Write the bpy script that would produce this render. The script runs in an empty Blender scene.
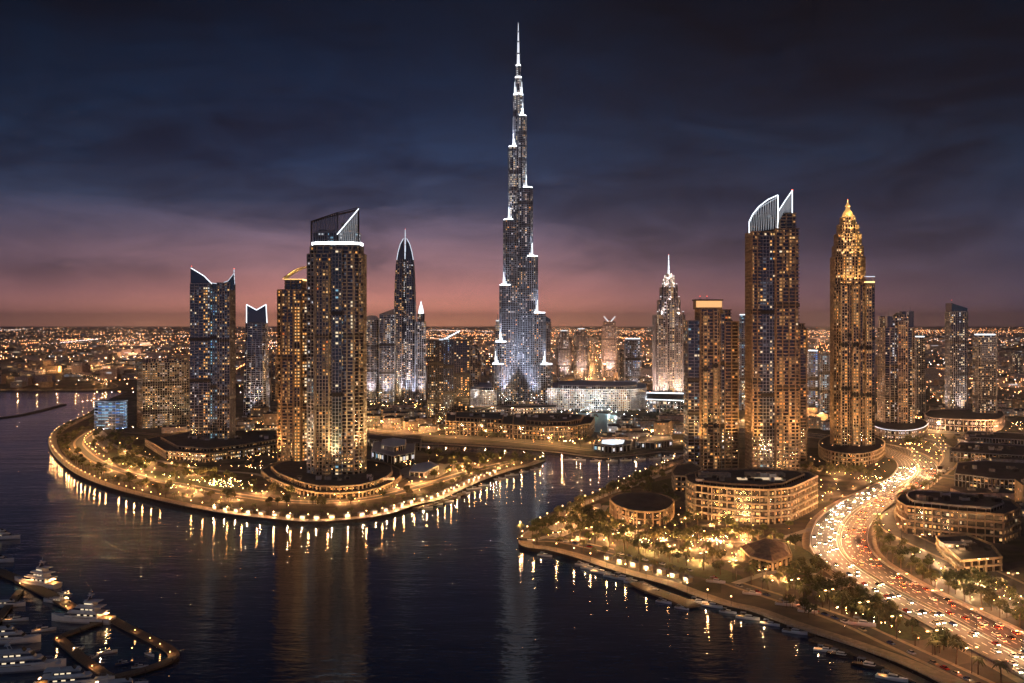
import bpy, bmesh, math, random
from mathutils import Vector, Matrix
R = math.radians
random.seed(7)
SC = bpy.context.scene
COL = SC.collection

# ---------------------------------------------------------------- camera
HC, FP, HY = 150.0, 1000.0, 324.0          # eye height (m), focal length in px, horizon row
cam_data = bpy.data.cameras.new('camera')
cam = bpy.data.objects.new('camera', cam_data); COL.objects.link(cam)
cam.location = (0, 0, HC); cam.rotation_euler = (R(90), 0, 0)
cam_data.sensor_width = 36.0; cam_data.lens = 36.0*FP/1024
cam_data.shift_y = -(341.5-HY)/1024
cam_data.clip_start = 1.0; cam_data.clip_end = 200000
SC.camera = cam

# ---------------------------------------------------------------- world: dusk sky over a lit city
def srgb(r, g, b):
    f = lambda c: (c/255/12.92) if c/255 <= 0.04045 else ((c/255+0.055)/1.055)**2.4
    return (f(r), f(g), f(b), 1.0)

W = bpy.data.worlds.new('World'); SC.world = W; W.use_nodes = True
nt = W.node_tree; nt.nodes.clear()
def N(t, **k):
    n = nt.nodes.new(t)
    for a, v in k.items(): setattr(n, a, v)
    return n
def Lk(a, b): nt.links.new(a, b)
def M(op, a, b=None, clamp=False):
    n = N('ShaderNodeMath', operation=op, use_clamp=clamp)
    for i, v in enumerate((a, b)):
        if v is None: continue
        if isinstance(v, (int, float)): n.inputs[i].default_value = v
        else: Lk(v, n.inputs[i])
    return n.outputs[0]
def ramp(fac, stops):
    n = N('ShaderNodeValToRGB')
    cr = n.color_ramp
    while len(cr.elements) > 1: cr.elements.remove(cr.elements[-1])
    cr.elements[0].position = stops[0][0]; cr.elements[0].color = stops[0][1]
    for p, c in stops[1:]:
        e = cr.elements.new(p); e.color = c
    if fac is not None: Lk(fac, n.inputs[0])
    return n.outputs[0]
tc = N('ShaderNodeTexCoord'); sx = N('ShaderNodeSeparateXYZ'); Lk(tc.outputs['Generated'], sx.inputs[0])
X, Y, Z = sx.outputs
el = M('MULTIPLY', M('MAXIMUM', Z, 0.0), 2.5)            # 0..1 over sin(elevation) 0..0.4
warm = ramp(el, [(0.0, srgb(255,172,136)), (0.03, srgb(230,152,132)), (0.08, srgb(184,124,120)), (0.14, srgb(138,104,113)), (0.22, srgb(98,85,104)),
                 (0.30, srgb(50,62,90)), (0.39, srgb(24,44,74)), (0.52, srgb(8,28,54)), (0.70, srgb(1,15,35)), (1.0, srgb(0,8,22))])
cool = ramp(el, [(0.0, srgb(112,86,92)), (0.05, srgb(76,66,84)), (0.13, srgb(52,53,74)),
                 (0.26, srgb(30,42,66)), (0.40, srgb(14,31,53)), (0.55, srgb(4,18,36)), (0.70, srgb(0,10,25)), (1.0, srgb(0,5,15))])
back = ramp(el, [(0.0, srgb(58,70,100)), (0.15, srgb(44,58,90)), (0.40, srgb(26,38,66)), (0.8, srgb(12,20,38)), (1.0, srgb(8,14,28))])     # the sky away from the glow
azf = ramp(M('ADD', M('MULTIPLY', X, 1.0), 0.5), [(0.0, (.30,)*3+(1,)), (0.12, (.52,)*3+(1,)), (0.27, (.95,)*3+(1,)), (0.42, (1,)*3+(1,)), (0.52, (.80,)*3+(1,)), (0.63, (.40,)*3+(1,)), (0.78, (.15,)*3+(1,)), (0.95, (.0,)*3+(1,))])
mx0 = N('ShaderNodeMix', data_type='RGBA'); Lk(azf, mx0.inputs[0]); Lk(cool, mx0.inputs[6]); Lk(warm, mx0.inputs[7])
bf = ramp(M('ADD', M('MULTIPLY', Y, .5), 0.5), [(.52, (0,0,0,1)), (.80, (1,1,1,1))])
mx = N('ShaderNodeMix', data_type='RGBA'); Lk(bf, mx.inputs[0]); Lk(back, mx.inputs[6]); Lk(mx0.outputs[2], mx.inputs[7])
# streaked cloud: long banks broken by finer wisps
def cloud(fx, fz, scale, det, dist, w, lo, hi):
    cv = N('ShaderNodeCombineXYZ'); Lk(M('MULTIPLY', X, fx), cv.inputs[0]); Lk(M('MULTIPLY', Z, fz), cv.inputs[1]); cv.inputs[2].default_value = w
    nz = N('ShaderNodeTexNoise'); nz.inputs['Scale'].default_value = scale; nz.inputs['Detail'].default_value = det; nz.inputs['Roughness'].default_value = .58; nz.inputs['Distortion'].default_value = dist
    Lk(cv.outputs[0], nz.inputs['Vector']); return ramp(nz.outputs['Fac'], [(lo, (0,0,0,1)), (hi, (1,1,1,1))])
c1 = cloud(2.4, 7.5, 1.5, 9, .7, 3.1, .43, .58); c2 = cloud(5.0, 15.0, 1.8, 9, 1.2, 7.7, .38, .66)
cl = M('ADD', M('MULTIPLY', c1, .58), M('MULTIPLY', c2, .42))
wz = ramp(el, [(0.0, (0,0,0,1)), (0.05, (.15,)*3+(1,)), (0.15, (.85,)*3+(1,)), (0.45, (1,)*3+(1,)), (0.8, (.9,)*3+(1,))])
cfac = M('MULTIPLY', cl, wz, True)
dark = N('ShaderNodeMix', data_type='RGBA', blend_type='MULTIPLY'); dark.inputs[0].default_value = 1.0
Lk(mx.outputs[2], dark.inputs[6]); dark.inputs[7].default_value = (.26, .36, .48, 1)
lite = N('ShaderNodeMix', data_type='RGBA', blend_type='MULTIPLY'); lite.inputs[0].default_value = 1.0
Lk(mx.outputs[2], lite.inputs[6]); lite.inputs[7].default_value = (1.5, 1.42, 1.38, 1)
fin = N('ShaderNodeMix', data_type='RGBA'); Lk(cfac, fin.inputs[0]); Lk(lite.outputs[2], fin.inputs[6]); Lk(dark.outputs[2], fin.inputs[7])
bg = N('ShaderNodeBackground'); Lk(fin.outputs[2], bg.inputs[0]); bg.inputs[1].default_value = 1.0
sky = N('ShaderNodeTexSky', sky_type='NISHITA', sun_disc=False); sky.sun_elevation = R(-4); sky.sun_rotation = R(-8)
bg2 = N('ShaderNodeBackground'); Lk(sky.outputs[0], bg2.inputs[0]); bg2.inputs[1].default_value = 0.02
ad = N('ShaderNodeAddShader'); Lk(bg.outputs[0], ad.inputs[0]); Lk(bg2.outputs[0], ad.inputs[1])
wo = N('ShaderNodeOutputWorld'); Lk(ad.outputs[0], wo.inputs['Surface'])

# added cool fill from behind the camera: one weak, very soft sun
sun_d = bpy.data.lights.new('fill_sun', 'SUN'); sun_d.energy = 0.22; sun_d.angle = R(25); sun_d.color = (.62,.74,1)
sun = bpy.data.objects.new('fill_sun', sun_d); COL.objects.link(sun); sun.rotation_euler = (R(52), 0, R(-28))

SC.view_settings.view_transform = 'Standard'; SC.view_settings.look = 'None'
SC.view_settings.exposure = 0.18; SC.view_settings.gamma = 1.0; SC.view_settings.use_curve_mapping = False
SC.render.engine = 'CYCLES'
cy = SC.cycles
cy.use_denoising = True; cy.max_bounces = 5; cy.diffuse_bounces = 2; cy.glossy_bounces = 3; cy.transmission_bounces = 2; cy.transparent_max_bounces = 8; cy.volume_bounces = 0
cy.sample_clamp_indirect = 4.0; cy.sample_clamp_direct = 0; cy.caustics_reflective = False; cy.caustics_refractive = False
cy.use_light_tree = True
try: cy.denoiser = 'OPENIMAGEDENOISE'; cy.denoising_input_passes = 'RGB_ALBEDO_NORMAL'
except Exception: pass

# ---------------------------------------------------------------- helpers
def P(px, py, z=3.0):
    D = FP*(HC-z)/(py-HY)
    return Vector(((px-512)/FP*D, D, z))
def catmull(pts, n=6, closed=False):
    out = []; m = len(pts)
    rng = range(m if closed else m-1)
    for i in rng:
        g = (lambda k: pts[k % m]) if closed else (lambda k: pts[max(0, min(m-1, k))])
        p0, p1, p2, p3 = g(i-1), g(i), g(i+1), g(i+2)
        for k in range(n):
            t = k/n
            out.append(tuple(0.5*((2*p1[a]) + (-p0[a]+p2[a])*t + (2*p0[a]-5*p1[a]+4*p2[a]-p3[a])*t*t + (-p0[a]+3*p1[a]-3*p2[a]+p3[a])*t**3) for a in range(2)))
    if not closed: out.append(tuple(pts[-1][:2]))
    return out
def inside(p, poly):
    x, y = p[0], p[1]; c = False; j = len(poly)-1
    for i in range(len(poly)):
        xi, yi = poly[i][0], poly[i][1]; xj, yj = poly[j][0], poly[j][1]
        if (yi > y) != (yj > y) and x < (xj-xi)*(y-yi)/(yj-yi)+xi: c = not c
        j = i
    return c

MATS = {}
def new_mat(name):
    m = bpy.data.materials.new(name); m.use_nodes = True; MATS[name] = m
    return m, m.node_tree, m.node_tree.nodes['Principled BSDF']
def mat(name, col, rough=.6, metal=0.0, var=.25, scale=.4, spec=.5, col2=None, detail=4):
    m, t, b = new_mat(name)
    b.inputs['Roughness'].default_value = rough; b.inputs['Metallic'].default_value = metal
    b.inputs['Specular IOR Level'].default_value = spec
    c = t.nodes.new('ShaderNodeTexCoord'); n = t.nodes.new('ShaderNodeTexNoise')
    n.inputs['Scale'].default_value = scale; n.inputs['Detail'].default_value = detail
    t.links.new(c.outputs['Object'], n.inputs['Vector'])
    r = t.nodes.new('ShaderNodeValToRGB')
    a = col; d = col2 or tuple(max(0, x*(1-2*var)) for x in col)
    r.color_ramp.elements[0].position = .32; r.color_ramp.elements[0].color = tuple(d)+(1,)
    r.color_ramp.elements[1].position = .68; r.color_ramp.elements[1].color = tuple(min(1, x*(1+.3*var)) for x in a)+(1,)
    t.links.new(n.outputs['Fac'], r.inputs[0]); t.links.new(r.outputs[0], b.inputs['Base Color'])
    return m
def emat(name, col, strength, sample=False, base=(.05,.05,.05)):
    m, t, b = new_mat(name)
    b.inputs['Base Color'].default_value = base+(1,)
    b.inputs['Emission Color'].default_value = tuple(col)+(1,); b.inputs['Emission Strength'].default_value = strength
    b.inputs['Roughness'].default_value = .3
    m.cycles.emission_sampling = 'FRONT' if sample else 'NONE'
    return m
def glassmat(name, col, rough=.12, metal=.0, grid=None):
    m, t, b = new_mat(name)
    b.inputs['Roughness'].default_value = rough; b.inputs['Specular IOR Level'].default_value = .8; b.inputs['IOR'].default_value = 1.9
    c = t.nodes.new('ShaderNodeTexCoord'); n = t.nodes.new('ShaderNodeTexWhiteNoise'); n.noise_dimensions = '3D'
    s = t.nodes.new('ShaderNodeVectorMath'); s.operation = 'SNAP'; s.inputs[1].default_value = (3.1, 3.1, 3.6)
    t.links.new(c.outputs['Object'], s.inputs[0]); t.links.new(s.outputs[0], n.inputs['Vector'])
    r = t.nodes.new('ShaderNodeValToRGB')
    r.color_ramp.elements[0].color = tuple(x*.55 for x in col)+(1,); r.color_ramp.elements[1].color = tuple(x*1.5 for x in col)+(1,)
    t.links.new(n.outputs['Value'], r.inputs[0]); t.links.new(r.outputs[0], b.inputs['Base Color'])
    return m

# materials
mat('concrete', (.32,.29,.25), .8); mat('cream_stone', (.42,.34,.25), .75); mat('brown_stone', (.30,.21,.14), .7)
mat('grey_cladding', (.25,.25,.28), .55); mat('white_paint', (.72,.72,.72), .45, var=.06); mat('dark_roof', (.055,.055,.062), .85, scale=.12)
mat('pale_metal', (.45,.46,.5), .35, metal=.6, var=.1); mat('dark_metal', (.05,.05,.055), .4, metal=.6); mat('steel', (.6,.62,.66), .3, metal=.8, var=.08)
mat('pinkish_stone', (.40,.31,.29), .7); mat('silver_panel', (.34,.36,.42), .4, metal=.35, var=.15)
mat('steel_blue_panel', (.21,.24,.31), .4, metal=.35, var=.15); mat('sand_stone', (.40,.30,.20), .85, scale=.15)
glassmat('navy_glass', (.012,.02,.04)); glassmat('teal_glass', (.01,.03,.04)); glassmat('black_glass', (.010,.011,.016)); glassmat('grey_glass', (.03,.033,.045), .2); glassmat('bronze_glass', (.03,.02,.012), .18)
mat('asphalt', (.055,.053,.052), .8, scale=.25, var=.2); mat('dark_asphalt', (.035,.035,.036), .85, scale=.2)
mat('paving', (.36,.28,.20), .85, scale=.35, var=.18); mat('plaza_stone', (.34,.31,.28), .8, scale=.3, var=.12); mat('lane_paint', (.75,.73,.68), .6, var=.05); mat('kerb_stone', (.35,.33,.30), .8)
mat('lawn', (.035,.06,.018), .95, scale=.5, var=.3); mat('timber_deck', (.17,.12,.085), .7, scale=1.2); mat('quay_stone', (.16,.14,.12), .9, scale=.5)
mat('bark', (.13,.09,.06), .9, scale=2); mat('leaf', (.10,.115,.03), .7, scale=.6, var=.35); mat('leaf_olive', (.12,.11,.04), .7, scale=.6, var=.3); mat('leaf_dark', (.06,.075,.025), .75, scale=.6, var=.3); mat('frond', (.11,.115,.04), .6, scale=.8, var=.3)
mat('gelcoat', (.74,.73,.72), .25, var=.05); mat('boat_glass', (.008,.01,.014), .06, spec=.9); mat('teak', (.26,.16,.09), .6, scale=2); mat('canvas', (.20,.22,.27), .9); mat('rubber', (.02,.02,.02), .8)
for nm, c in (('car_white', (.7,.7,.7)), ('car_silver', (.4,.41,.43)), ('car_black', (.015,.015,.018)), ('car_red', (.32,.02,.02)), ('car_blue', (.03,.06,.18)), ('car_sand', (.4,.33,.22))): mat(nm, c, .25, var=.03)
# lit things
WS = .62
WIN = {'amber': emat('window_amber', (1,.42,.10), 1.5*WS, True), 'warm': emat('window_warm', (1,.58,.22), 1.5*WS, True), 'cream': emat('window_cream', (1,.80,.52), 1.5*WS, True),
       'white': emat('window_white', (.9,.93,1), 1.1*WS), 'cyan': emat('window_cyan', (.35,.72,.95), .9*WS), 'blue': emat('window_blue', (.08,.32,.95), .9*WS), 'red': emat('window_orange', (1,.24,.05), 1.2*WS, True),
       'dim': emat('window_dim', (1,.55,.25), .30*WS), 'dimblue': emat('window_dim_blue', (.45,.6,.85), .20*WS), 'mid': emat('window_mid', (1,.50,.18), .70*WS, True), 'faint': emat('window_faint', (1,.50,.24), .14*WS), 'pale': emat('window_pale', (1,.82,.74), .75*WS)}
emat('lamp_warm', (1,.55,.22), 13); emat('lamp_orange', (1,.42,.13), 9); emat('lamp_white', (.95,.95,1), 34)
emat('edge_white', (.86,.93,1), 1.9); emat('edge_bright', (.92,.95,1), 4, True); emat('edge_soft', (.75,.86,1), 1.0); emat('lattice_glow', (.82,.9,1), .42, base=(.5,.5,.52)); emat('edge_gold', (1,.62,.2), 3.0, True); emat('edge_blue', (.35,.75,1), 1.2); emat('beacon_red', (1,.10,.05), 4)  # crown lattice bars glow faintly themselves, brightness put into the material
emat('head_lamp', (1,.74,.46), 60); emat('tail_lamp', (1,.10,.03), 26)
emat('pool_light', (.25,.75,.95), .5)

class MB:
    def __init__(s): s.v = []; s.f = []; s.m = []; s.mats = []
    def mi(s, m):
        if m not in s.mats: s.mats.append(m)
        return s.mats.index(m)
    def face(s, idx, m): s.f.append(idx); s.m.append(s.mi(m))
    def quad(s, a, b, c, d, m):
        k = len(s.v); s.v += [tuple(a), tuple(b), tuple(c), tuple(d)]; s.face((k, k+1, k+2, k+3), m)
    def hexa(s, p, m):              # 8 corners: bottom ccw 4, top ccw 4
        k = len(s.v); s.v += [tuple(q) for q in p]
        for q in ((3,2,1,0), (4,5,6,7), (0,1,5,4), (1,2,6,5), (2,3,7,6), (3,0,4,7)): s.face(tuple(k+i for i in q), m)
    def box(s, c, d, m, rot=0.0):
        ca, sa = math.cos(rot), math.sin(rot); hx, hy, hz = d[0]/2, d[1]/2, d[2]/2
        p = []
        for z in (-hz, hz):
            for x, y in ((-hx,-hy), (hx,-hy), (hx,hy), (-hx,hy)):
                p.append((c[0]+x*ca-y*sa, c[1]+x*sa+y*ca, c[2]+z))
        s.hexa(p, m)
    def prism(s, poly, z0, z1, m, cap=None, bottom=False):
        n = len(poly); k = len(s.v)
        s.v += [(p[0], p[1], z0) for p in poly] + [(p[0], p[1], z1) for p in poly]
        for i in range(n):
            j = (i+1) % n; s.face((k+i, k+j, k+n+j, k+n+i), m)
        s.face(tuple(range(k+n, k+2*n)), cap or m)
        if bottom: s.face(tuple(range(k+n-1, k-1, -1)), m)
    def loft(s, rings, m, cap=True):
        n = len(rings[0]); k = len(s.v)
        for r in rings: s.v += [tuple(p) for p in r]
        for a in range(len(rings)-1):
            for i in range(n):
                j = (i+1) % n; s.face((k+a*n+i, k+a*n+j, k+(a+1)*n+j, k+(a+1)*n+i), m)
        if cap:
            s.face(tuple(range(k+n-1, k-1, -1)), m); s.face(tuple(range(k+(len(rings)-1)*n, k+len(rings)*n)), m)
    def tube(s, a, b, r, m, r2=None, n=6):
        a, b = Vector(a), Vector(b); d = (b-a).normalized()
        u = d.orthogonal().normalized(); w = d.cross(u); r2 = r if r2 is None else r2
        s.loft([[a+(u*math.cos(t)+w*math.sin(t))*r for t in (2*math.pi*i/n for i in range(n))],
                [b+(u*math.cos(t)+w*math.sin(t))*r2 for t in (2*math.pi*i/n for i in range(n))]], m)
    def ball(s, c, r, m, nu=8, nv=5, sz=1.0):
        rings = []
        for i in range(1, nv):
            t = math.pi*i/nv
            rings.append([(c[0]+r*math.sin(t)*math.cos(2*math.pi*j/nu), c[1]+r*math.sin(t)*math.sin(2*math.pi*j/nu), c[2]-r*sz*math.cos(t)) for j in range(nu)])
        s.loft(rings, m)
    def mesh(s, name):
        me = bpy.data.meshes.new(name)
        me.from_pydata(s.v, [], s.f)
        for m in s.mats: me.materials.append(MATS[m] if isinstance(m, str) else m)
        me.polygons.foreach_set('material_index', s.m)
        me.update()
        return me
    def build(s, name, parent=None, loc=None):
        return link(name, s.mesh(name), parent, loc)
def link(name, data, parent=None, loc=None):
    o = bpy.data.objects.new(name, data); COL.objects.link(o)
    if parent is not None: o.parent = parent
    if loc is not None: o.location = loc
    return o
def tag(o, label, cat, group=None):
    o['label'] = label; o['category'] = cat
    if group: o['group'] = group
    return o
def thing(name, label, cat, loc=(0,0,0), rz=0.0, group=None):
    o = bpy.data.objects.new(name, None); COL.objects.link(o); o.location = loc; o.rotation_euler = (0,0,rz); o.empty_display_size = .5
    return tag(o, label, cat, group)
def kind(o, k): o['kind'] = k; return o
def dup(o, loc, rz=0.0, sc=1.0, label=None, group=None, keep=None):
    r = o.copy(); COL.objects.link(r); r.location = loc; r.rotation_euler = (0,0,rz); r.scale = (sc,)*3 if not isinstance(sc, tuple) else sc
    if label: r['label'] = label
    if group: r['group'] = group
    for ch in o.children:
        if keep and ch.name.split('.')[0] not in keep: continue
        c = ch.copy(); COL.objects.link(c); c.parent = r
        for g in ch.children:
            d = g.copy(); COL.objects.link(d); d.parent = c
    return r
def lamp_light(name, parent, loc, power, col, radius=.4, kindl='POINT', spot=None, rot=None, blend=.6):
    ld = bpy.data.lights.get(name) or bpy.data.lights.new(name, kindl)
    ld.energy = power; ld.color = col
    ld.shadow_soft_size = radius
    if kindl == 'SPOT': ld.spot_size = spot; ld.spot_blend = blend
    o = bpy.data.objects.new(name, ld); COL.objects.link(o); o.location = loc
    if rot: o.rotation_euler = rot
    if parent is not None: o.parent = parent
    return o
TAKEN = []            # (x, y, radius) already built on
def free(x, y, r):
    return all((x-a)**2+(y-b)**2 > (r+c)**2 for a, b, c in TAKEN)
def take(x, y, r): TAKEN.append((x, y, r))
# ================================================================ setting
def W2(pts, z=3.0): return [(lambda v: (v.x, v.y))(P(a, b, z)) for a, b in pts]
SHORE_PEN = catmull([(128,393),(112,399),(98,408),(84,417),(62,427),(50,437),(49,446),(57,459),(75,473),(103,485),(142,496),(182,505),(226,513),(270,518),(310,521),(350,519),(386,514),(415,505),(440,499),(460,490),(485,479),(512,470),(532,465),(546,460)], 5)
SHORE_BACK = [(538,457.5),(515,456.5),(490,455),(460,453.5),(430,451),(400,447)]
SHORE_MAIN = [(396,443.5),(440,444.5),(490,447),(530,450),(560,453),(585,456.5),(603,458),(622,456.5),(640,455),(662,452),(700,453)]
SHORE_RIGHT = catmull([(700,455),(682,459),(662,466),(637,476),(606,491),(576,504),(547,518),(531,528),(520,537),(519,543),(528,547),(546,549),(576,557),(602,566),(632,575),(662,583),(692,594),(722,604),(752,611),(790,625),(830,638),(868,651),(900,663),(926,675),(950,687),(1010,715),(1120,770)], 4)
QZ = 3.0
far = [(-62000+2000, 60000)]
shore = [(-9000, 2230)] + W2([(-400,391.5),(-60,391.5),(40,391.5),(95,391.5),(118,391.5)], 0) + W2(SHORE_PEN, 0) + W2(SHORE_BACK, 0) + W2(SHORE_MAIN, 0) + W2(SHORE_RIGHT, 0) + [(700, 220), (1500, -150), (60000, -150), (60000, 60000), (-60000, 60000), (-60000, 2230)]

def ground_mat():
    m, t, b = new_mat('ground_mix'); b.inputs['Roughness'].default_value = .9; b.inputs['Specular IOR Level'].default_value = .2
    c = t.nodes.new('ShaderNodeTexCoord')
    def noise(s, d=4):
        n = t.nodes.new('ShaderNodeTexNoise'); n.inputs['Scale'].default_value = s; n.inputs['Detail'].default_value = d
        t.links.new(c.outputs['Object'], n.inputs['Vector']); return n.outputs['Fac']
    def rmp(f, *st):
        r = t.nodes.new('ShaderNodeValToRGB'); r.color_ramp.interpolation = 'LINEAR'
        for i, (p, q) in enumerate(st):
            e = r.color_ramp.elements[i] if i < 2 else r.color_ramp.elements.new(p)
            e.position = p; e.color = q+(1,)
        t.links.new(f, r.inputs[0]); return r.outputs[0]
    v = t.nodes.new('ShaderNodeTexVoronoi'); v.inputs['Scale'].default_value = .035; v.feature = 'F1'; t.links.new(c.outputs['Object'], v.inputs['Vector'])
    hs = t.nodes.new('ShaderNodeSeparateColor'); t.links.new(v.outputs['Color'], hs.inputs[0])
    A = rmp(hs.outputs[0], (0.0, (.045,.044,.043)), (.35, (.10,.085,.07)), (.6, (.16,.13,.10)), (.8, (.035,.045,.02)))
    B = rmp(noise(.09), (.35, (.04,.04,.04)), (.65, (.15,.12,.09)))
    mixn = t.nodes.new('ShaderNodeMix'); mixn.data_type = 'RGBA'; mixn.inputs[0].default_value = .45
    t.links.new(A, mixn.inputs[6]); t.links.new(B, mixn.inputs[7]); t.links.new(mixn.outputs[2], b.inputs['Base Color'])
ground_mat()
def water_mat(name, base, rough, amp):
    m, t, b = new_mat(name); b.inputs['Base Color'].default_value = base+(1,); b.inputs['Roughness'].default_value = rough; b.inputs['IOR'].default_value = 1.34
    b.inputs['Specular IOR Level'].default_value = .6; b.inputs['Specular Tint'].default_value = (.46,.74,1,1)
    c = t.nodes.new('ShaderNodeTexCoord')
    mp = t.nodes.new('ShaderNodeMapping'); mp.inputs['Rotation'].default_value = (0,0,R(14)); mp.inputs['Scale'].default_value = (.32,1.0,1); t.links.new(c.outputs['Object'], mp.inputs['Vector'])
    n1 = t.nodes.new('ShaderNodeTexNoise'); n1.inputs['Scale'].default_value = .30; n1.inputs['Detail'].default_value = 2; n1.inputs['Roughness'].default_value = .6; n1.inputs['Distortion'].default_value = .6
    n2 = t.nodes.new('ShaderNodeTexNoise'); n2.inputs['Scale'].default_value = .055; n2.inputs['Detail'].default_value = 3
    n3 = t.nodes.new('ShaderNodeTexNoise'); n3.inputs['Scale'].default_value = .006; n3.inputs['Detail'].default_value = 2
    for n in (n1, n2, n3): t.links.new(mp.outputs[0], n.inputs['Vector'])
    r3 = t.nodes.new('ShaderNodeMapRange'); r3.inputs[1].default_value = .35; r3.inputs[2].default_value = .65; r3.inputs[3].default_value = .45; r3.inputs[4].default_value = 1.25; t.links.new(n3.outputs['Fac'], r3.inputs[0])
    mu = t.nodes.new('ShaderNodeMath'); mu.operation = 'MULTIPLY_ADD'; t.links.new(n2.outputs['Fac'], mu.inputs[0]); mu.inputs[1].default_value = 2.2; t.links.new(n1.outputs['Fac'], mu.inputs[2])
    m2 = t.nodes.new('ShaderNodeMath'); m2.operation = 'MULTIPLY'; t.links.new(mu.outputs[0], m2.inputs[0]); t.links.new(r3.outputs[0], m2.inputs[1])
    bp = t.nodes.new('ShaderNodeBump'); bp.inputs['Strength'].default_value = 1.0; bp.inputs['Distance'].default_value = amp; t.links.new(m2.outputs[0], bp.inputs['Height']); t.links.new(bp.outputs[0], b.inputs['Normal'])
water_mat('creek_water', (.005,.036,.085), .085, .22)
water_mat('lit_lake_water', (.05,.24,.28), .3, .1)  # pale turquoise base: glow of underwater lights put into the colour

b = MB(); b.quad((-60000,-150,0), (60000,-150,0), (60000,40000,0), (-60000,40000,0), 'creek_water')
kind(b.build('water'), 'structure')
def sheet(name, poly, z, m, kd='structure', thick=None, side=None):
    b = MB()
    if thick: b.prism(poly, z-thick, z, side or m, cap=m)
    else:
        k = len(b.v); b.v += [(p[0], p[1], z) for p in poly]; b.face(tuple(range(k, k+len(poly))), m)
    o = b.build(name)
    bm = bmesh.new(); bm.from_mesh(o.data); bmesh.ops.triangulate(bm, faces=[f for f in bm.faces if len(f.verts) > 4]); bmesh.ops.recalc_face_normals(bm, faces=bm.faces)
    bm.to_mesh(o.data); bm.free()
    for f in o.data.polygons:
        pass
    if not thick and o.data.polygons and o.data.polygons[0].normal.z < 0: o.data.flip_normals()
    if kd: kind(o, kd)
    return o
GZ = 2.6
sheet('ground', shore, GZ, 'ground_mix', thick=5, side='quay_stone')
LANDPOLY = shore

def ribbon(name, pts, w, z, m, kd='structure', off=0.0, closed=False, dash=None, thick=0.0):
    """flat strip of width w along world points, shifted sideways by off; dash = (on, gap) in metres"""
    b = MB(); n = len(pts); q = []
    for i in range(n):
        a = Vector(pts[max(0, i-1)]); c = Vector(pts[min(n-1, i+1)])
        t = (c-a); t.normalize(); nn = Vector((-t.y, t.x)); q.append((Vector(pts[i]), nn))
    pos = 0.0
    for i in range(n-1):
        (p0, n0), (p1, n1) = q[i], q[i+1]
        L = (p1-p0).length
        segs = [(0, 1)] if not dash else []
        if dash:
            s = 0.0; per = dash[0]+dash[1]
            ph = pos % per; s = -ph
            while s < L:
                a, e = max(0, s), min(L, s+dash[0])
                if e > a: segs.append((a/L, e/L))
                s += per
        pos += L
        for a, e in segs:
            A, B = p0.lerp(p1, a), p0.lerp(p1, e); NA, NB = n0.lerp(n1, a), n0.lerp(n1, e)
            v = [A+NA*(off-w/2), B+NB*(off-w/2), B+NB*(off+w/2), A+NA*(off+w/2)]
            if thick: b.hexa([(x.x, x.y, z-thick) for x in v]+[(x.x, x.y, z) for x in v], m)
            else: b.quad(*[(x.x, x.y, z) for x in v], m)
    if not b.f: return None
    o = b.build(name)
    if not thick and o.data.polygons[0].normal.z < 0: o.data.flip_normals()
    if kd: kind(o, kd)
    return o
def along(pts, step, off=0.0, start=0.0):
    """points every step metres along a world polyline: (x, y, heading)"""
    out = []; d = start; pos = 0.0
    for i in range(len(pts)-1):
        a, c = Vector(pts[i]), Vector(pts[i+1]); L = (c-a).length
        if L < 1e-6: continue
        t = (c-a)/L; nn = Vector((-t.y, t.x))
        while d <= pos+L:
            p = a+t*(d-pos)+nn*off; out.append((p.x, p.y, math.atan2(t.y, t.x))); d += step
        pos += L
    return out

# quays and promenades (paths a few centimetres above the ground, kerbs 12 cm)
PEN = W2(SHORE_PEN, 3); RIGHT = W2(SHORE_RIGHT, 3); MAIN = W2(SHORE_MAIN, 3)
far_bank = W2([(-60,391.3),(40,391.3),(95,391.3)], 3)
ribbon('promenade_path', PEN[8:], 9, GZ+.03, 'paving', off=5.2)
ribbon('promenade_path', RIGHT[4:], 8, GZ+.03, 'paving', off=5)
ribbon('promenade_path', MAIN, 8, GZ+.03, 'paving', off=5.5)
ribbon('kerb', PEN[8:], .6, GZ+.14, 'kerb_stone', off=.4, thick=.3)
ribbon('kerb', RIGHT[4:], .6, GZ+.14, 'kerb_stone', off=.4, thick=.3)
# ring road of the tower island and its inner paths
RING = W2(catmull([(124,424),(96,430),(80,440),(82,449),(102,463),(140,476),(190,486),(240,495),(290,501),(340,501),(385,495),(430,483),(470,471),(512,461)], 6), 3)
ribbon('promenade_path', RING, 13, GZ+.034, 'paving'); ribbon('street', RING, 7.5, GZ+.06, 'asphalt')
INNER = W2(catmull([(104,440),(130,452),(170,463),(215,470),(262,475),(300,492),(345,496),(385,486),(420,470),(460,462)], 6), 3)
ribbon('promenade_path', INNER, 7, GZ+.05, 'plaza_stone')
# highway
HWY_PX = catmull([(700,428),(800,434),(850,440),(880,446),(904,454),(917,465),(913,477),(895,489),(868,502),(848,517),(840,531),(840,546),(850,560),(870,574),(897,590),(930,607),(960,622),(998,642),(1036,661),(1080,684),(1140,716)], 8)
HWY = W2(HWY_PX, 3)
HW = 39.0
ribbon('verge', HWY, HW+9, GZ+.04, 'paving')
ribbon('highway', HWY, HW, GZ+.10, 'asphalt', thick=.2)
LANES = [-16.2,-12.7,-9.2,-5.7,-2.9,2.9,5.7,9.2,12.7,16.2]
for o_ in (-14.5,-11,-7.5,-4.2,4.2,7.5,11,14.5): ribbon('lane_marking', HWY, .35, GZ+.108, 'lane_paint', off=o_, dash=(4, 7))
for o_ in (-18.6,-1.4,1.4,18.6): ribbon('lane_marking', HWY, .35, GZ+.108, 'lane_paint', off=o_)
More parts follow.
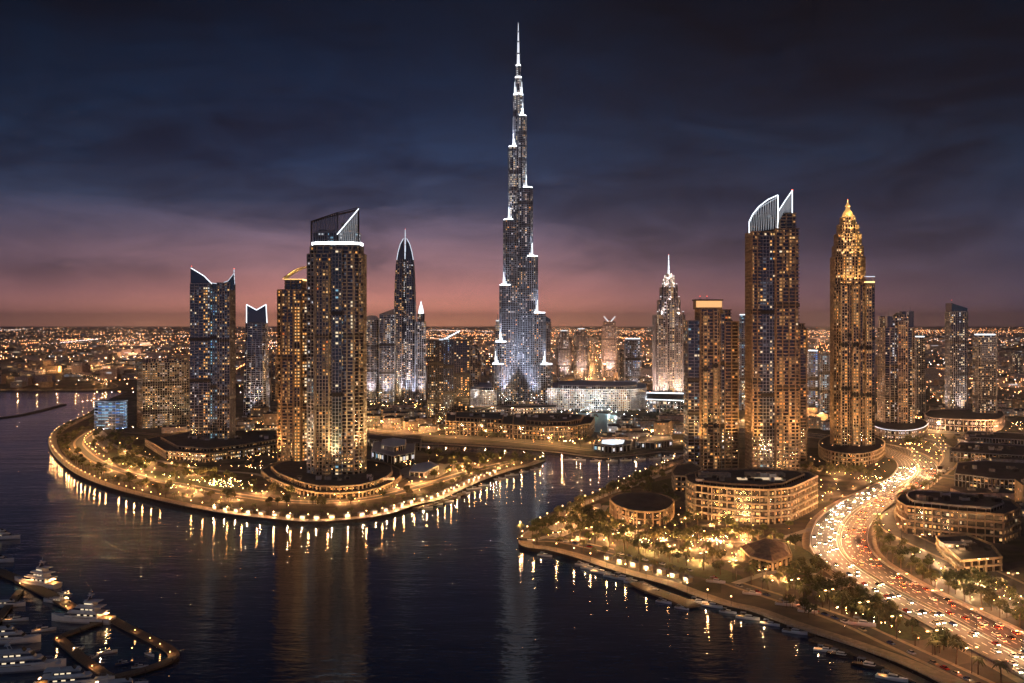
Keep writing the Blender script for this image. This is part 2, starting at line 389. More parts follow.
# concrete barrier between the carriageways is a thing
tag(ribbon('median_barrier', HWY, .7, GZ+1.0, 'concrete', kd=None, thick=.9), 'long concrete barrier dividing the two carriageways of the curved highway', 'barrier')
for s_, l_ in ((1, 'low guard wall along the outer edge of the curved highway beside the round office'), (-1, 'low guard wall along the inner edge of the curved highway above the boats')):
    tag(ribbon('guard_wall', HWY, .45, GZ+.95, 'concrete', kd=None, off=s_*19.3, thick=.85), l_, 'guard wall', 'guard walls of the highway')
# streets
STREETS = {
 'slip': [(1060,610),(1010,583),(960,560),(915,540),(890,525),(885,508),(905,492),(930,478),(948,464),(950,452),(935,442),(905,436)],
 'coast': [(520,539),(560,540),(600,548),(650,560),(700,572),(750,588),(800,604),(850,622),(900,645),(950,668),(1000,692)],
 'arena': [(700,419),(800,424),(880,428),(930,431),(980,434),(1040,441),(1150,455)],
 'east': [(1100,500),(1020,487),(960,478),(915,471)],
 'mall': [(330,424),(385,431),(440,436),(500,440),(560,446),(600,450),(640,447),(680,440),(720,437)],
 'north': [(340,408),(400,410),(440,412),(500,414),(550,417),(610,420)],
 'farleft': [(-200,385),(-60,382),(0,379),(40,376),(75,372),(105,368),(118,365)],
 'farquay': [(-200,389.4),(-40,389.4),(40,389.4),(96,389),(112,386),(100,381),(76,377)],
 'vista': [(597,398),(597,386),(597,372),(596.5,360),(595,350),(592,343)],
 'left_block': [(128,432),(180,436),(240,440),(270,436),(300,430)],
}
STW = {k: W2(catmull(v, 6), 3) for k, v in STREETS.items()}
SWD = {'slip': 14, 'coast': 8, 'arena': 34, 'east': 16, 'mall': 10, 'north': 14, 'farleft': 26, 'farquay': 22, 'vista': 36, 'left_block': 9}
for i, (k, v) in enumerate(STW.items()):
    ribbon('pavement', v, SWD[k]+5, GZ+.042+.0015*i, 'paving'); ribbon('street', v, SWD[k], GZ+.064+.002*i, 'asphalt')
for pts in ([(530,541),(560,533),(600,528),(660,537),(720,541),(770,540),(815,527)], [(566,511),(600,497),(640,483),(676,468)], [(556,537),(590,522),(606,505)], [(640,548),(690,533),(700,527)], [(735,583),(770,572),(800,570),(830,580)]):
    ribbon('promenade_path', W2(catmull(pts, 5)), 5.5, GZ+.092, 'plaza_stone')
# plazas, lawns, lakes
sheet('plaza', W2(catmull([(548,527),(565,519),(585,508),(600,503),(598,512),(580,524),(566,533)], 4, True)), GZ+.085, 'plaza_stone')
sheet('plaza', W2(catmull([(400,470),(425,462),(450,466),(440,476),(415,480)], 4, True)), GZ+.085, 'plaza_stone')
sheet('plaza', W2(catmull([(92,436),(100,430),(108,436),(108,452),(100,447)], 4, True)), GZ+.085, 'plaza_stone')
LAWNS = [[(150,470),(210,478),(255,486),(250,492),(190,484),(150,477)], [(620,545),(680,556),(740,575),(730,583),(660,566),(620,555)], [(590,510),(612,500),(622,505),(612,520)],
         [(110,452),(140,458),(150,466),(120,464)], [(640,487),(672,478),(684,486),(664,492)], [(780,540),(810,552),(820,570),(800,574),(775,556)], [(850,600),(880,606),(930,632),(910,640),(870,624)], [(885,458),(900,466),(890,478),(866,482)]]
for l in LAWNS: sheet('lawn', W2(catmull(l, 4, True)), GZ+.08, 'lawn')
sheet('lake', W2(catmull([(556,417),(575,413.5),(605,413.5),(623,419),(622,428),(604,432),(585,430),(566,424)], 5, True), 3), GZ+.09, 'lit_lake_water')
sheet('lake', W2([(398,446.5),(430,447.2),(470,448.5),(520,451.5),(520,455.5),(470,452.8),(430,450.5)], 3), GZ+.07, 'creek_water') if False else None
for pts, lb in ((PEN[10:], 'thin steel railing along the curved quay of the tower island'), (RIGHT[5:], 'thin steel railing along the right bank quay')):
    b = MB()
    q = along(pts, 4, off=.5)
    for (x0, y0, _), (x1, y1, _) in zip(q, q[1:]):
        b.tube((x0,y0,GZ+.1), (x0,y0,GZ+1.15), .05, 'steel', n=4); b.tube((x0,y0,GZ+1.15), (x1,y1,GZ+1.15), .045, 'steel', n=4); b.tube((x0,y0,GZ+.65), (x1,y1,GZ+.65), .03, 'steel', n=4)
    tag(b.build('quay_railing'), lb, 'railing', 'quay railings')
# jetties
def jetty(pts, w, z, label, m='timber_deck', group='jetties on the water'):
    o = ribbon('jetty', pts, w, z, m, kd=None, thick=.9)
    t = tag(o, label, 'jetty', group)
    pb = None
    for x, y, h in along(pts, 14, off=w/2-.3):
        pb = MB(); pb.tube((x, y, -3), (x, y, z+.9), .22, 'dark_metal', n=6); pb.build('pile', o)
    return o
jet_r = W2(catmull([(636,582),(650,589),(672,597),(694,606)], 3), 1.6)
jetty(jet_r, 10, 1.7, 'broad floating jetty with low kiosks lying off the right hand quay')
jetty(W2(catmull([(812,638),(840,646),(866,656),(900,671),(930,686)], 3), 1.4), 6, 1.5, 'narrow dark pontoon along the quay under the highway bend')
jetty(W2([(415,508),(440,502),(463,493)], 1.4), 6, 1.5, 'short pontoon with boats on the tip of the tower island')
MAR = W2([(-40,566),(0,571),(28,583),(60,600),(92,618),(100,622)], 1.5)
jetty(MAR, 7, 1.6, 'main timber walkway of the dark marina with big white yachts')
jetty(W2(catmull([(66,604),(98,612),(130,628),(158,642),(171,650),(173,657),(160,664),(138,671),(116,676)], 3), 1.5), 5, 1.61, 'curved breakwater walkway closing the small boat basin of the marina')
jetty(W2([(100,622),(80,629),(58,637)], 1.5), 4, 1.62, 'short cross pier in front of the second big yacht')
jetty(W2([(58,637),(80,656),(102,672),(112,678)], 1.5), 5, 1.63, 'inner pier along the small boat basin of the marina')
jetty(W2([(20,590),(8,606),(-12,632)], 1.5), 4, 1.59, 'side pier between the dark yachts at the photo edge')
# thin breakwater in the far creek
t_ = ribbon('breakwater', W2(catmull([(-60,424),(0,418),(22,415),(48,409),(64,404.5)], 5), .5), 9, 1.6, 'quay_stone', kd=None, thick=2.5)
tag(t_, 'low dark rock breakwater curving across the far creek', 'breakwater')

# air over the city
def haze():
    b = MB(); b.box((0, 29900, 373), (123000, 60500, 754), 'haze_air')
    return b
m_ = bpy.data.materials.new('haze_air'); m_.use_nodes = True; MATS['haze_air'] = m_
m_.node_tree.nodes.clear()
pv = m_.node_tree.nodes.new('ShaderNodeVolumePrincipled'); pv.inputs['Color'].default_value = (.92,.90,.93,1); pv.inputs['Density'].default_value = HAZE_DENSITY = 2.7e-5
pv.inputs['Anisotropy'].default_value = .55
om = m_.node_tree.nodes.new('ShaderNodeOutputMaterial'); m_.node_tree.links.new(pv.outputs[0], om.inputs['Volume'])
hz = haze().build('haze'); kind(hz, 'stuff')
# ================================================================ towers
def rect(w, d, ox=0, oy=0, rot=0.0):
    p = [(-w/2,-d/2), (w/2,-d/2), (w/2,d/2), (-w/2,d/2)]; c, s = math.cos(rot), math.sin(rot)
    return [(x*c-y*s+ox, x*s+y*c+oy) for x, y in p]
def cham(w, d, c, ox=0, oy=0, rot=0.0):
    p = [(-w/2+c,-d/2), (w/2-c,-d/2), (w/2,-d/2+c), (w/2,d/2-c), (w/2-c,d/2), (-w/2+c,d/2), (-w/2,d/2-c), (-w/2,-d/2+c)]; a, s = math.cos(rot), math.sin(rot)
    return [(x*a-y*s+ox, x*s+y*a+oy) for x, y in p]
def ell(rx, ry, n=16, ox=0, oy=0, ph=0.0):
    return [(ox+rx*math.cos(ph+2*math.pi*i/n), oy+ry*math.sin(ph+2*math.pi*i/n)) for i in range(n)]
def grow(poly, d):
    n = len(poly); out = []
    for i in range(n):
        a, b_, c = Vector(poly[i-1]), Vector(poly[i]), Vector(poly[(i+1) % n])
        n1 = Vector(((b_-a).y, -(b_-a).x)).normalized(); n2 = Vector(((c-b_).y, -(c-b_).x)).normalized()
        m = (n1+n2); k = m.length
        m = m/k if k > 1e-6 else n1
        out.append(tuple(b_+m*(d/max(.35, m.dot(n1)))))
    return out
WQ = {}
def win_mesh(w, h, m):
    k = (round(w, 1), round(h, 1), m)
    if k not in WQ:
        b = MB(); b.box((0,0,0), (w, .12, h), WIN[m].name); WQ[k] = b.mesh('window')
    return WQ[k]
class Tower:
    def __init__(s, name, label, xl, xr, yb, cat='tower', depth=.8, group=None, single=100, z=GZ, reg=True):
        s.D = FP*(HC-z)/(yb-HY); s.W = (xr-xl)/FP*s.D; s.z = z; a, c = xl, xr
        for _ in range(4):               # the inner side face shows too: keep the whole outline inside xl..xr
            s.dp = s.W*depth
            if xr < 512: c = 512+(xr-512)*(s.D+s.dp*.94)/s.D
            if xl > 512: a = 512+(xl-512)*(s.D+s.dp*.94)/s.D
            s.W = max(6, (c-a)/FP*s.D)
        s.xm = (a+c)/2
        s.o = Vector(((s.xm-512)/FP*s.D, s.D+s.dp/2, z))
        s.root = thing(name, label, cat, s.o, 0, group)
        s.wall, s.lat, s.roof, s.wins, s.single = MB(), MB(), MB(), [], single
        s.rng = random.Random(hash(label) % 1000 if False else sum(map(ord, label)))
        if reg: take(s.o.x, s.o.y, max(s.W, s.dp)*.62)
    def Zy(s, py, off=0.0):           # pixel row -> local height on the plane off metres behind the front
        D = s.D+off; return HC+(HY-py)/FP*D-s.z
    def X(s, px, off=0.0):
        return (px-512)/FP*(s.D+off)-s.o.x
    def p3(s, px, py, off=0.0): return Vector((s.X(px, off), off-s.dp/2, s.Zy(py, off)))
    def block(s, poly, z0, z1, fh=3.3, bay=3.6, glass='black_glass', frame='concrete', slab=(.7,.45), pil=(.8,.7,1), p=.3, pal=None, win=(.62,.52), roof='dark_roof', edges=None, seed_cols=.5, parapet=1.0, lit_top=None):
        """one storey stack: glass core, slab and pier lattice, windows; edges = {index: overrides}"""
        pal = pal or {'amber':3,'warm':3,'cream':1,'dim':3}
        s.wall.prism(poly, z0, z1, glass, cap=roof)
        if parapet:
            g = grow(poly, slab[0]*.8+.15); n = len(g)
            for i in range(n):
                a, c = Vector(g[i]), Vector(g[(i+1) % n]); L = (c-a).length; h = math.atan2((c-a).y, (c-a).x); m_ = (a+c)/2; nn = Vector(((c-a).y, -(c-a).x)).normalized()
                s.lat.box((m_.x-nn.x*.2, m_.y-nn.y*.2, z1+parapet/2-.2), (L, .4, parapet), frame, h)
        n = len(poly); nf = max(1, round((z1-z0)/fh)); fh = (z1-z0)/nf
        mech, floor_f = set(), {}
        if nf > 24:
            for f in (.34, .67):
                k = int(nf*f+s.rng.randint(-3, 3)); mech |= {k, k+1}
                g = grow(poly, max(.5, slab[0]*.9)); m_ = len(g)
                for i in range(m_):
                    a, c = Vector(g[i]), Vector(g[(i+1) % m_])
                    if (c-a).length < 1: continue
                    hh = math.atan2((c-a).y, (c-a).x); q = (a+c)/2; nn = Vector(((c-a).y, -(c-a).x)).normalized(); q = q-nn*.3
                    s.lat.box((q.x, q.y, z0+(k+1)*fh), ((c-a).length, .6, fh*1.15), 'dark_metal', hh)
            for _ in range(nf//12): floor_f[s.rng.randrange(nf)] = s.rng.choice((2.2, 1.8, .2, .1))
        for i in range(n):
            a, c = Vector(poly[i]), Vector(poly[(i+1) % n]); L = (c-a).length
            if L < .8: continue
            t = (c-a)/L; nn = Vector((t.y, -t.x)); h = math.atan2(t.y, t.x); mid = (a+c)/2
            wp = Vector((s.o.x+mid.x, s.o.y+mid.y)); facing = nn.dot(-wp.normalized())
            if facing < -.35: continue
            e = dict(glass=None, slab=slab, pil=pil, p=p, pal=pal, win=win, bay=bay, frame=frame); e.update((edges or {}).get(i, {}))
            if e['glass']:
                s.wall.hexa([(*(a+nn*.0), z0), (*(c+nn*.0), z0), (*(c+nn*.12), z0), (*(a+nn*.12), z0), (*(a), z1-.1), (*(c), z1-.1), (*(c+nn*.12), z1-.1), (*(a+nn*.12), z1-.1)], e['glass'])
            nb = max(1, round(L/e['bay'])); bw = L/nb
            sd, st = e['slab']
            if sd:
                for k in range(1, nf):
                    zc = z0+k*fh; q = mid+nn*(sd/2-.03)
                    s.lat.box((q.x, q.y, zc), (L+.02, sd+.06, st), e['frame'], h)
            pd, pw, pe = e['pil']
            if pd and facing > -.2:
                for k in range(0, nb+1, pe):
                    q = a+t*(k*bw)+nn*(pd/2-.05)
                    s.lat.box((q.x, q.y, (z0+z1)/2), (pw, pd+.1, z1-z0-.05), e['frame'], h)
            if e['p'] <= 0 or facing < -.1: continue
            keys, wts = list(e['pal']), list(e['pal'].values())
            cell = {}                    # clusters: let rooms and empty ones come in patches
            for b_ in range(nb):
                cb = s.rng.choice((.25, .7, .9, 1.1, 1.3, 1.7)) if seed_cols else 1
                ck = s.rng.choices(keys, wts)[0]; wf = s.rng.choice((.55, .8, 1, 1, 1.3)) if seed_cols else 1
                for k in range(nf):
                    if k in mech: continue
                    q_ = (b_//3, k//5)
                    if q_ not in cell: cell[q_] = s.rng.choice((.25, .6, .9, 1.1, 1.4, 1.8))
                    fl = floor_f.get(k, 1.0)
                    if s.rng.random() > e['p']*cb*cell[q_]*fl: continue
                    q = a+t*((b_+.5)*bw)+nn*.14; zc = z0+(k+.48)*fh
                    kk = ck if s.rng.random() < .45 else s.rng.choices(keys, wts)[0]
                    s.wins.append((q.x, q.y, zc, h, min(bw*.92, bw*e['win'][0]*wf), fh*e['win'][1], kk, facing))
        return nf
    def part(s, b, name, label=None, parent=None):
        o = b.build(name, parent or s.root)
        if label: o['label'] = label
        return o
    def spire(s, x, y, z0, z1, r, m='pale_metal', name='spire', beacon=True, lit=None):
        b = MB(); n = 4
        for i in range(n):
            a, c = i/n, (i+1)/n; b.tube((x, y, z0+(z1-z0)*a), (x, y, z0+(z1-z0)*c), r*(1-.75*a), lit or m, r*(1-.75*c), 8)
            b.tube((x, y, z0+(z1-z0)*a), (x, y, z0+(z1-z0)*a+r*.6), r*(1-.75*a)*1.5, m, n=8)
        o = s.part(b, name)
        if beacon:
            k = MB(); k.ball((x, y, z1+.5), .5, 'beacon_red', 6, 4); k.build('beacon', o)
        return o
    def sail(s, pts, off, edge='edge_white', er=.7, panel=True, glass='sail_glass', lattice=0, lit=None, name='crown_sail', thick=.5):
        """flat glazed crown wall with a tube along its rim; pts are photo pixels on a plane off metres behind the front"""
        q = [s.p3(a, c, off) for a, c in pts]; b = MB()
        if panel:
            k = len(b.v); n = len(q)
            b.v += [(v.x, v.y, v.z) for v in q]+[(v.x, v.y+thick, v.z) for v in q]
            b.face(tuple(range(k, k+n)), glass); b.face(tuple(range(k+2*n-1, k+n-1, -1)), glass)
        o = s.part(b, name) if b.f else None
        r = MB(); n = len(q)
        for i in range(n):
            if lit is None or i in lit: r.tube(q[i]+Vector((0,.25,0)), q[(i+1) % n]+Vector((0,.25,0)), er, edge, n=6)
            else: r.tube(q[i]+Vector((0,.25,0)), q[(i+1) % n]+Vector((0,.25,0)), er*.8, 'dark_metal', n=6)
        x0 = min(v.x for v in q); x1 = max(v.x for v in q)
        def span(x):
            zs = []
            for i in range(n):
                a, c = q[i], q[(i+1) % n]
                if (a.x-x)*(c.x-x) <= 0 and abs(a.x-c.x) > 1e-6: zs.append(a.z+(c.z-a.z)*(x-a.x)/(c.x-a.x))
            return (min(zs), max(zs)) if len(zs) > 1 else None
        for i in range(1, lattice):
            x = x0+(x1-x0)*i/lattice; sp = span(x)
            if sp and sp[1]-sp[0] > 1: r.tube((x, q[0].y+.25, sp[0]), (x, q[0].y+.25, sp[1]), er*.34, 'lattice_glow' if edge == 'edge_white' else 'steel', n=4)
            if sp and i+1 < lattice:
                s2 = span(x0+(x1-x0)*(i+1)/lattice)
                if s2: r.tube((x, q[0].y+.25, sp[0]), (x0+(x1-x0)*(i+1)/lattice, q[0].y+.25, s2[1]), er*.26, 'lattice_glow' if edge == 'edge_white' else 'steel', n=4)
        return s.part(r, 'sail_rim', parent=o)
    def ring_light(s, poly, z, h, m, name='light_band', out=.5):
        b = MB(); g = grow(poly, out); n = len(g)
        for i in range(n):
            a, c = Vector(g[i]), Vector(g[(i+1) % n]); hh = math.atan2((c-a).y, (c-a).x); q = (a+c)/2
            b.box((q.x, q.y, z), ((c-a).length, .5, h), m, hh)
        return s.part(b, name)
    def flood(s, x, y, z, power, col=(1,.55,.2), ang=100, rad=.5, aim=None):
        """a floodlight box with its lamp; aim = direction, straight up by default"""
        b = MB(); b.box((0,0,.3), (.9,.9,.6), 'dark_metal'); b.box((0,0,.66), (.7,.7,.12), 'lamp_warm' if col[2] < .6 else 'lamp_white')
        o = b.build('floodlight', s.root, (x, y, z))
        q = Vector(aim or (0,0,1)).to_track_quat('-Z', 'Y').to_euler()
        lamp_light('flood_lamp_%s_%d_%d' % ('warm' if col[2] < .3 else 'soft' if col[2] < .6 else 'white', int(power), int(ang)), o, (0, 0, 1.3), power, col, rad, 'SPOT', R(ang), q, .8)
    def uplights(s, poly, z, power, col=(1,.55,.2), every=1, out=11.0, front=True, ang=54, lean=.14):
        g = grow(poly, out); n = len(g)
        for i in range(0, n, every):
            a, c = Vector(g[i]), Vector(g[(i+1) % n]); q = (a+c)/2
            nn = Vector(((c-a).y, -(c-a).x)).normalized()
            wp = Vector((s.o.x+q.x, s.o.y+q.y))
            if front and nn.dot(-wp.normalized()) < .05: continue
            k = max(1, int((c-a).length/26))
            for j in range(k):
                w = a+(c-a)*((j+.5)/k)
                s.flood(w.x, w.y, z, power*8, col, ang=ang, aim=(-nn.x*lean, -nn.y*lean, 1))
    def done(s):
        if s.wall.f: s.part(s.wall, 'glass_wall')
        if s.lat.f: s.part(s.lat, 'facade_slabs_piers')  # floor slabs, piers and parapets of all storeys in one mesh
        if s.roof.f: s.part(s.roof, 'roof_plant')
        ws = s.wins
        if not ws: return s
        ws.sort(key=lambda w: -(max(0, w[7])*w[4]*w[5]*s.rng.uniform(.75, 1.25)))
        for x, y, z, h, w, hh, m, f in ws[:s.single]:
            o = link('window', win_mesh(w, hh, m), s.root, (x, y, z)); o.rotation_euler = (0,0,h)
        if ws[s.single:]:
            b = MB()
            for x, y, z, h, w, hh, m, f in ws[s.single:]: b.box((x, y, z), (w, .12, hh), WIN[m].name, h)
            kind(s.part(b, 'lit_glazing'), 'stuff')
        return s
    def plant(s, x0, x1, y0, y1, z, n=8, m='concrete'):
        n = min(n+4, 18)
        for _ in range(n):
            w, d, h = s.rng.uniform(2,6), s.rng.uniform(2,6), s.rng.uniform(1.2,3.5)
            b = MB(); b.box((0,0,h/2), (w,d,h), s.rng.choice((m, 'pale_metal', 'dark_metal'))); b.box((0,0,h+.15), (w*.7,d*.7,.3), 'dark_metal'); b.build('roof_unit', s.root, (s.rng.uniform(x0,x1), s.rng.uniform(y0,y1), z))
m_, t_2, b_2 = new_mat('sail_glass'); b_2.inputs['Base Color'].default_value = (.02,.028,.035,1); b_2.inputs['Roughness'].default_value = .2; b_2.inputs['Alpha'].default_value = .22

emat('lantern_glow', (1,.50,.20), .95, True); emat('spire_glow', (.86,.9,1), .9, base=(.5,.5,.5)); emat('dome_glow', (1,.55,.16), .55, base=(.5,.33,.12))  # spire and gold dome glow by themselves in place of floodlight
emat('rim_gold', (1,.60,.22), 1.3, True)
GOLDPAL = {'amber':4,'warm':3,'cream':.9,'red':.6,'mid':8,'dim':7,'faint':4}
COLDPAL = {'cream':2,'white':1.5,'warm':2,'cyan':1,'dimblue':7,'dim':3}
PALEPAL = {'pale':3,'cream':2,'white':1.5,'warm':1,'mid':2,'dim':4,'dimblue':2}

# ---- notched blue tower on the west podium
t = Tower('notched_tower', 'dark blue glass tower with a notched white edged crown and two horn tips', 190, 235, 447, depth=.5)
W_, d_ = t.W, t.dp
t.block(rect(W_*.50, d_, -W_*.25, 0), 0, t.Zy(284), glass='navy_glass', frame='grey_cladding', slab=(.25,.5), pil=(.3,.4,2), p=.34, pal={'warm':3,'cream':2,'amber':2,'dim':4,'white':1,'dimblue':5,'cyan':.5}, bay=2.7)
t.block(rect(W_*.18, d_*.9, W_*.09, 0), 0, t.Zy(288), glass='teal_glass', frame='grey_cladding', slab=(.15,.3), pil=(.2,.3,1), p=.6, pal={'cyan':3,'dimblue':6,'warm':1.5,'blue':.8}, bay=3)
t.block(rect(W_*.315, d_, W_*.338, 0), 0, t.Zy(283), glass='black_glass', frame='grey_cladding', slab=(.4,.4), pil=(.6,.5,1), p=.38, pal={'cream':2,'warm':2,'dim':4,'dimblue':6,'mid':2}, bay=3.0)
for off in (.5, d_*.6):
    t.sail([(190.8,284),(190.8,268),(196,271),(204,276),(212,284)], off, 'edge_white' if off < 1 else 'edge_soft', .55, glass='navy_glass', lit=(1,2,3))
t.sail([(212,286),(212,283),(219,284),(228,281),(233.5,274),(234.8,290),(213,290)], .4, 'edge_soft', .4, glass='teal_glass', lit=(1,2,3))
t.spire(t.X(233.6), -d_/2+2, t.Zy(285), t.Zy(269), 1.2, lit='edge_soft'); t.spire(t.X(191.2), -d_/2+1.5, t.Zy(284), t.Zy(266.5), .8)
t.ring_light(rect(W_*.16, d_*.7, W_*.09, 0), t.Zy(290), 5, 'edge_blue', 'light_band', .8)
t.plant(-W_*.4, W_*.3, -5, 10, t.Zy(287), 8); t.done()

# ---- slim V crown tower
t = Tower('forked_tower', 'slim blue grey tower whose V shaped crown is edged in white light', 243, 270, 415, depth=.8, single=60)
W_, d_ = t.W, t.dp
for i in range(6):
    k = 1-.028*i; z0 = t.Zy(415-i*15.2); z1 = t.Zy(415-(i+1)*15.2) if i < 5 else t.Zy(322)
    t.block(cham(W_*k*1.0, d_*k, W_*.12), max(0, z0), z1, glass='navy_glass', frame='silver_panel', slab=(.2,.6), pil=(.5,.6,2), p=.2, pal=COLDPAL, bay=3.6, parapet=.3)
t.sail([(246.5,323),(246.5,304.5),(256.5,310),(266,304.5),(267,323)], .3, 'edge_white', .8, glass='navy_glass', lit=(0,1,2,3))
t.sail([(246.8,323),(246.8,305.5),(256.5,311),(265.7,305.5),(266.5,323)], d_*.8, 'edge_soft', .6, glass='navy_glass', lit=(0,1,2,3))
t.uplights(cham(W_, d_, 4), .2, 60000, (.45,.7,1), every=2); t.done()

# ---- brown tower joined by its golden roof shell
t = Tower('brown_tower', 'brown balcony tower with a curved gold lit roof, second tower of the island pair', 277, 311, 468, depth=.8)
W_, d_ = t.W, t.dp
BR = dict(glass='bronze_glass', frame='brown_stone', slab=(1.2,.9), pil=(1.4,1.0,2), p=.58, pal=GOLDPAL, bay=3.0)
t.block(cham(W_*.98, d_, W_*.16), 0, t.Zy(290), **BR)
t.block(rect(W_*.20, 3.0, W_*.20, -d_/2-1.4), 0, t.Zy(300), glass='bronze_glass', frame='cream_stone', slab=(.4,.5), pil=(.9,.8,1), p=.55, pal={'amber':4,'warm':3}, bay=2.7)
t.block(rect(W_*.55, d_*.7, W_*.02, 2), t.Zy(290), t.Zy(280), **{**BR, 'p':.1})
b = MB()                                                # roof shell: a quarter barrel, lit from below
n = 9
for j in range(n):
    f0, f1 = j/n, (j+1)/n
    q = lambda f: (t.X(282)+(t.X(306)-t.X(282))*f, t.Zy(277.5)+(t.Zy(266)-t.Zy(277.5))*math.sin(f*math.pi/2))
    (xa, za), (xb, zb) = q(f0), q(f1)
    b.hexa([(xa,-d_*.38,za-.8),(xb,-d_*.38,zb-.8),(xb,d_*.4,zb-.8),(xa,d_*.4,za-.8),(xa,-d_*.38,za),(xb,-d_*.38,zb),(xb,d_*.4,zb),(xa,d_*.4,za)], 'cream_stone')
t.part(b, 'roof_shell')
t.ring_light(rect(W_*.6, d_*.72, W_*.04, 2), t.Zy(279.5), 1.4, 'edge_gold', 'light_band', .6)
for x in (-10, -2, 6): t.flood(x, -d_*.3, t.Zy(280)+.5, 9000, (1,.6,.22), ang=140)
t.uplights(cham(W_, d_, 6), 4, 70000, (1,.5,.16), every=1); t.done()

# ---- the giant of the island
t = Tower('sail_tower', 'tallest island tower with see-through slanted glass sails above a bright white light band', 306, 367, 482, depth=.6)
W_, d_ = t.W, t.dp
GI = dict(glass='black_glass', frame='concrete', slab=(1.3,.85), pil=(1.5,1.0,2), p=.52, pal={'amber':3,'warm':2.4,'cream':1,'red':.4,'mid':6,'dim':6,'dimblue':3,'faint':4}, bay=3.0)
t.block(cham(W_*.98, d_, W_*.15), 0, t.Zy(254), **GI, edges={7: dict(glass='navy_glass', pal=COLDPAL, p=.3, frame='grey_cladding'), 3: dict(frame='brown_stone')})
t.block(cham(W_*.88, d_*.9, W_*.13), t.Zy(254), t.Zy(246), **{**GI, 'p':.12})
t.block(rect(W_*.17, 4, W_*.06, -d_/2-1.6), 0, t.Zy(250), glass='teal_glass', frame='grey_cladding', slab=(.2,.35), pil=(.35,.35,1), p=.42, pal={'warm':3,'cream':3,'cyan':1.5,'dim':3,'dimblue':4}, bay=3.0)
t.block(rect(W_*.22, 3, -W_*.20, -d_/2-1.2), 0, t.Zy(262), glass='black_glass', frame='concrete', slab=(1.0,.5), pil=(1.0,.6,1), p=.34, pal=GOLDPAL, bay=3.0)
cr = cham(W_*.80, d_*.8, W_*.1)
t.block(cr, t.Zy(246), t.Zy(232), glass='teal_glass', frame='pale_metal', slab=(.2,.3), pil=(.3,.3,1), p=.25, pal={'white':3,'cyan':2,'dimblue':3}, bay=3.0, roof='dark_roof')
t.ring_light(cham(W_*.88, d_*.86, W_*.12), t.Zy(242.8), 2.4, 'edge_bright', 'light_band', .3)
t.block(rect(W_*.24, 14, W_*.22, 2), t.Zy(232), t.Zy(223), glass='bronze_glass', frame='concrete', p=.2, pal=GOLDPAL, slab=(.4,.4), pil=(.4,.4,1))
t.sail([(311,246),(311,221.5),(337.5,212.5),(338,246)], 2.5, 'dark_metal', .55, lattice=12)
t.sail([(337,234.5),(358.8,208.5),(359,246),(338,246)], 2.0, 'edge_white', .55, lattice=11, lit=(0,))
t.sail([(311,221.5),(337.5,212.5),(358.8,207.5),(358.8,210)], 2.6, 'dark_metal', .4, panel=False)
for off in (d_*.8,): t.sail([(311.5,246),(311.5,222.5),(337.5,214),(358,209.5),(358.6,246)], off, 'dark_metal', .5, lattice=10)
t.plant(-W_*.3, W_*.1, -8, 12, t.Zy(232), 14)
t.uplights(cham(W_, d_, 8), 13, 90000, (1,.50,.16), every=1); t.done()

# ---- pair behind it
t = Tower('arched_tower', 'grey tower with an arched roof just behind the sail tower', 364, 380, 402, depth=1, single=40)
W_, d_ = t.W, t.dp
t.block(cham(W_, d_, 4), 0, t.Zy(320), glass='grey_glass', frame='silver_panel', slab=(.5,.6), pil=(.6,.6,2), p=.42, pal=PALEPAL)
b = MB(); b.loft([[(W_*.46*math.cos(a), y, t.Zy(320)+9*math.sin(a)) for a in (math.pi*i/8 for i in range(9))] for y in (-d_*.45, d_*.45)], 'silver_panel'); t.part(b, 'roof_vault')
t.uplights(cham(W_, d_, 4), 2, 120000, (.85,.85,1), every=2); t.done()
t = Tower('slanted_tower', 'dark grey tower with a slanted top standing against the leaf shaped tower', 379.5, 396, 402.5, depth=1, single=40)
W_, d_ = t.W, t.dp
t.block(rect(W_, d_), 0, t.Zy(315), glass='navy_glass', frame='silver_panel', slab=(.4,.5), pil=(.5,.5,2), p=.4, pal=PALEPAL)
b = MB(); z = t.Zy(315); b.hexa([(-W_/2,-d_/2,z),(W_/2,-d_/2,z),(W_/2,d_/2,z),(-W_/2,d_/2,z),(-W_/2,-d_/2,z+2),(W_/2,-d_/2,z+12),(W_/2,d_/2,z+12),(-W_/2,d_/2,z+2)], 'grey_cladding'); t.part(b, 'slanted_roof')
t.uplights(rect(W_, d_), 2, 120000, (1,.85,.8), every=1); t.done()

# ---- leaf shaped tower
t = Tower('leaf_tower', 'tall curved leaf shaped tower with a split pointed crown and a needle', 393.5, 416.5, 402, depth=.9, single=80)
W_, d_ = t.W, t.dp
prof = [(402,1.0),(380,1.0),(360,1.0),(340,1.0),(325,1.0),(312,.985),(301,.965),(291,.94),(283,.91),(276,.88),(270,.845),(264,.80),(259,.75)]
for i in range(len(prof)-1):
    k = prof[i][1]
    for sgn in (-1, 1):
        w = W_*.46*k
        t.block(cham(w, d_*k, w*.22, sgn*W_*.25*k, 0), max(0, t.Zy(prof[i][0])), t.Zy(prof[i+1][0]), glass='black_glass' if sgn < 0 else 'navy_glass', frame='grey_cladding' if sgn < 0 else 'steel_blue_panel', slab=(.3,.5), pil=(.5,.6,1), p=.3 if sgn < 0 else .25, pal=GOLDPAL if sgn < 0 else PALEPAL, parapet=.2, bay=4)
t.block(rect(W_*.07, d_*.7, 0, -d_*.12), 0, t.Zy(262), glass='black_glass', frame='pale_metal', slab=(0,0), pil=(0,0,1), p=.5, pal={'white':2,'pale':2,'amber':1}, bay=3.0)
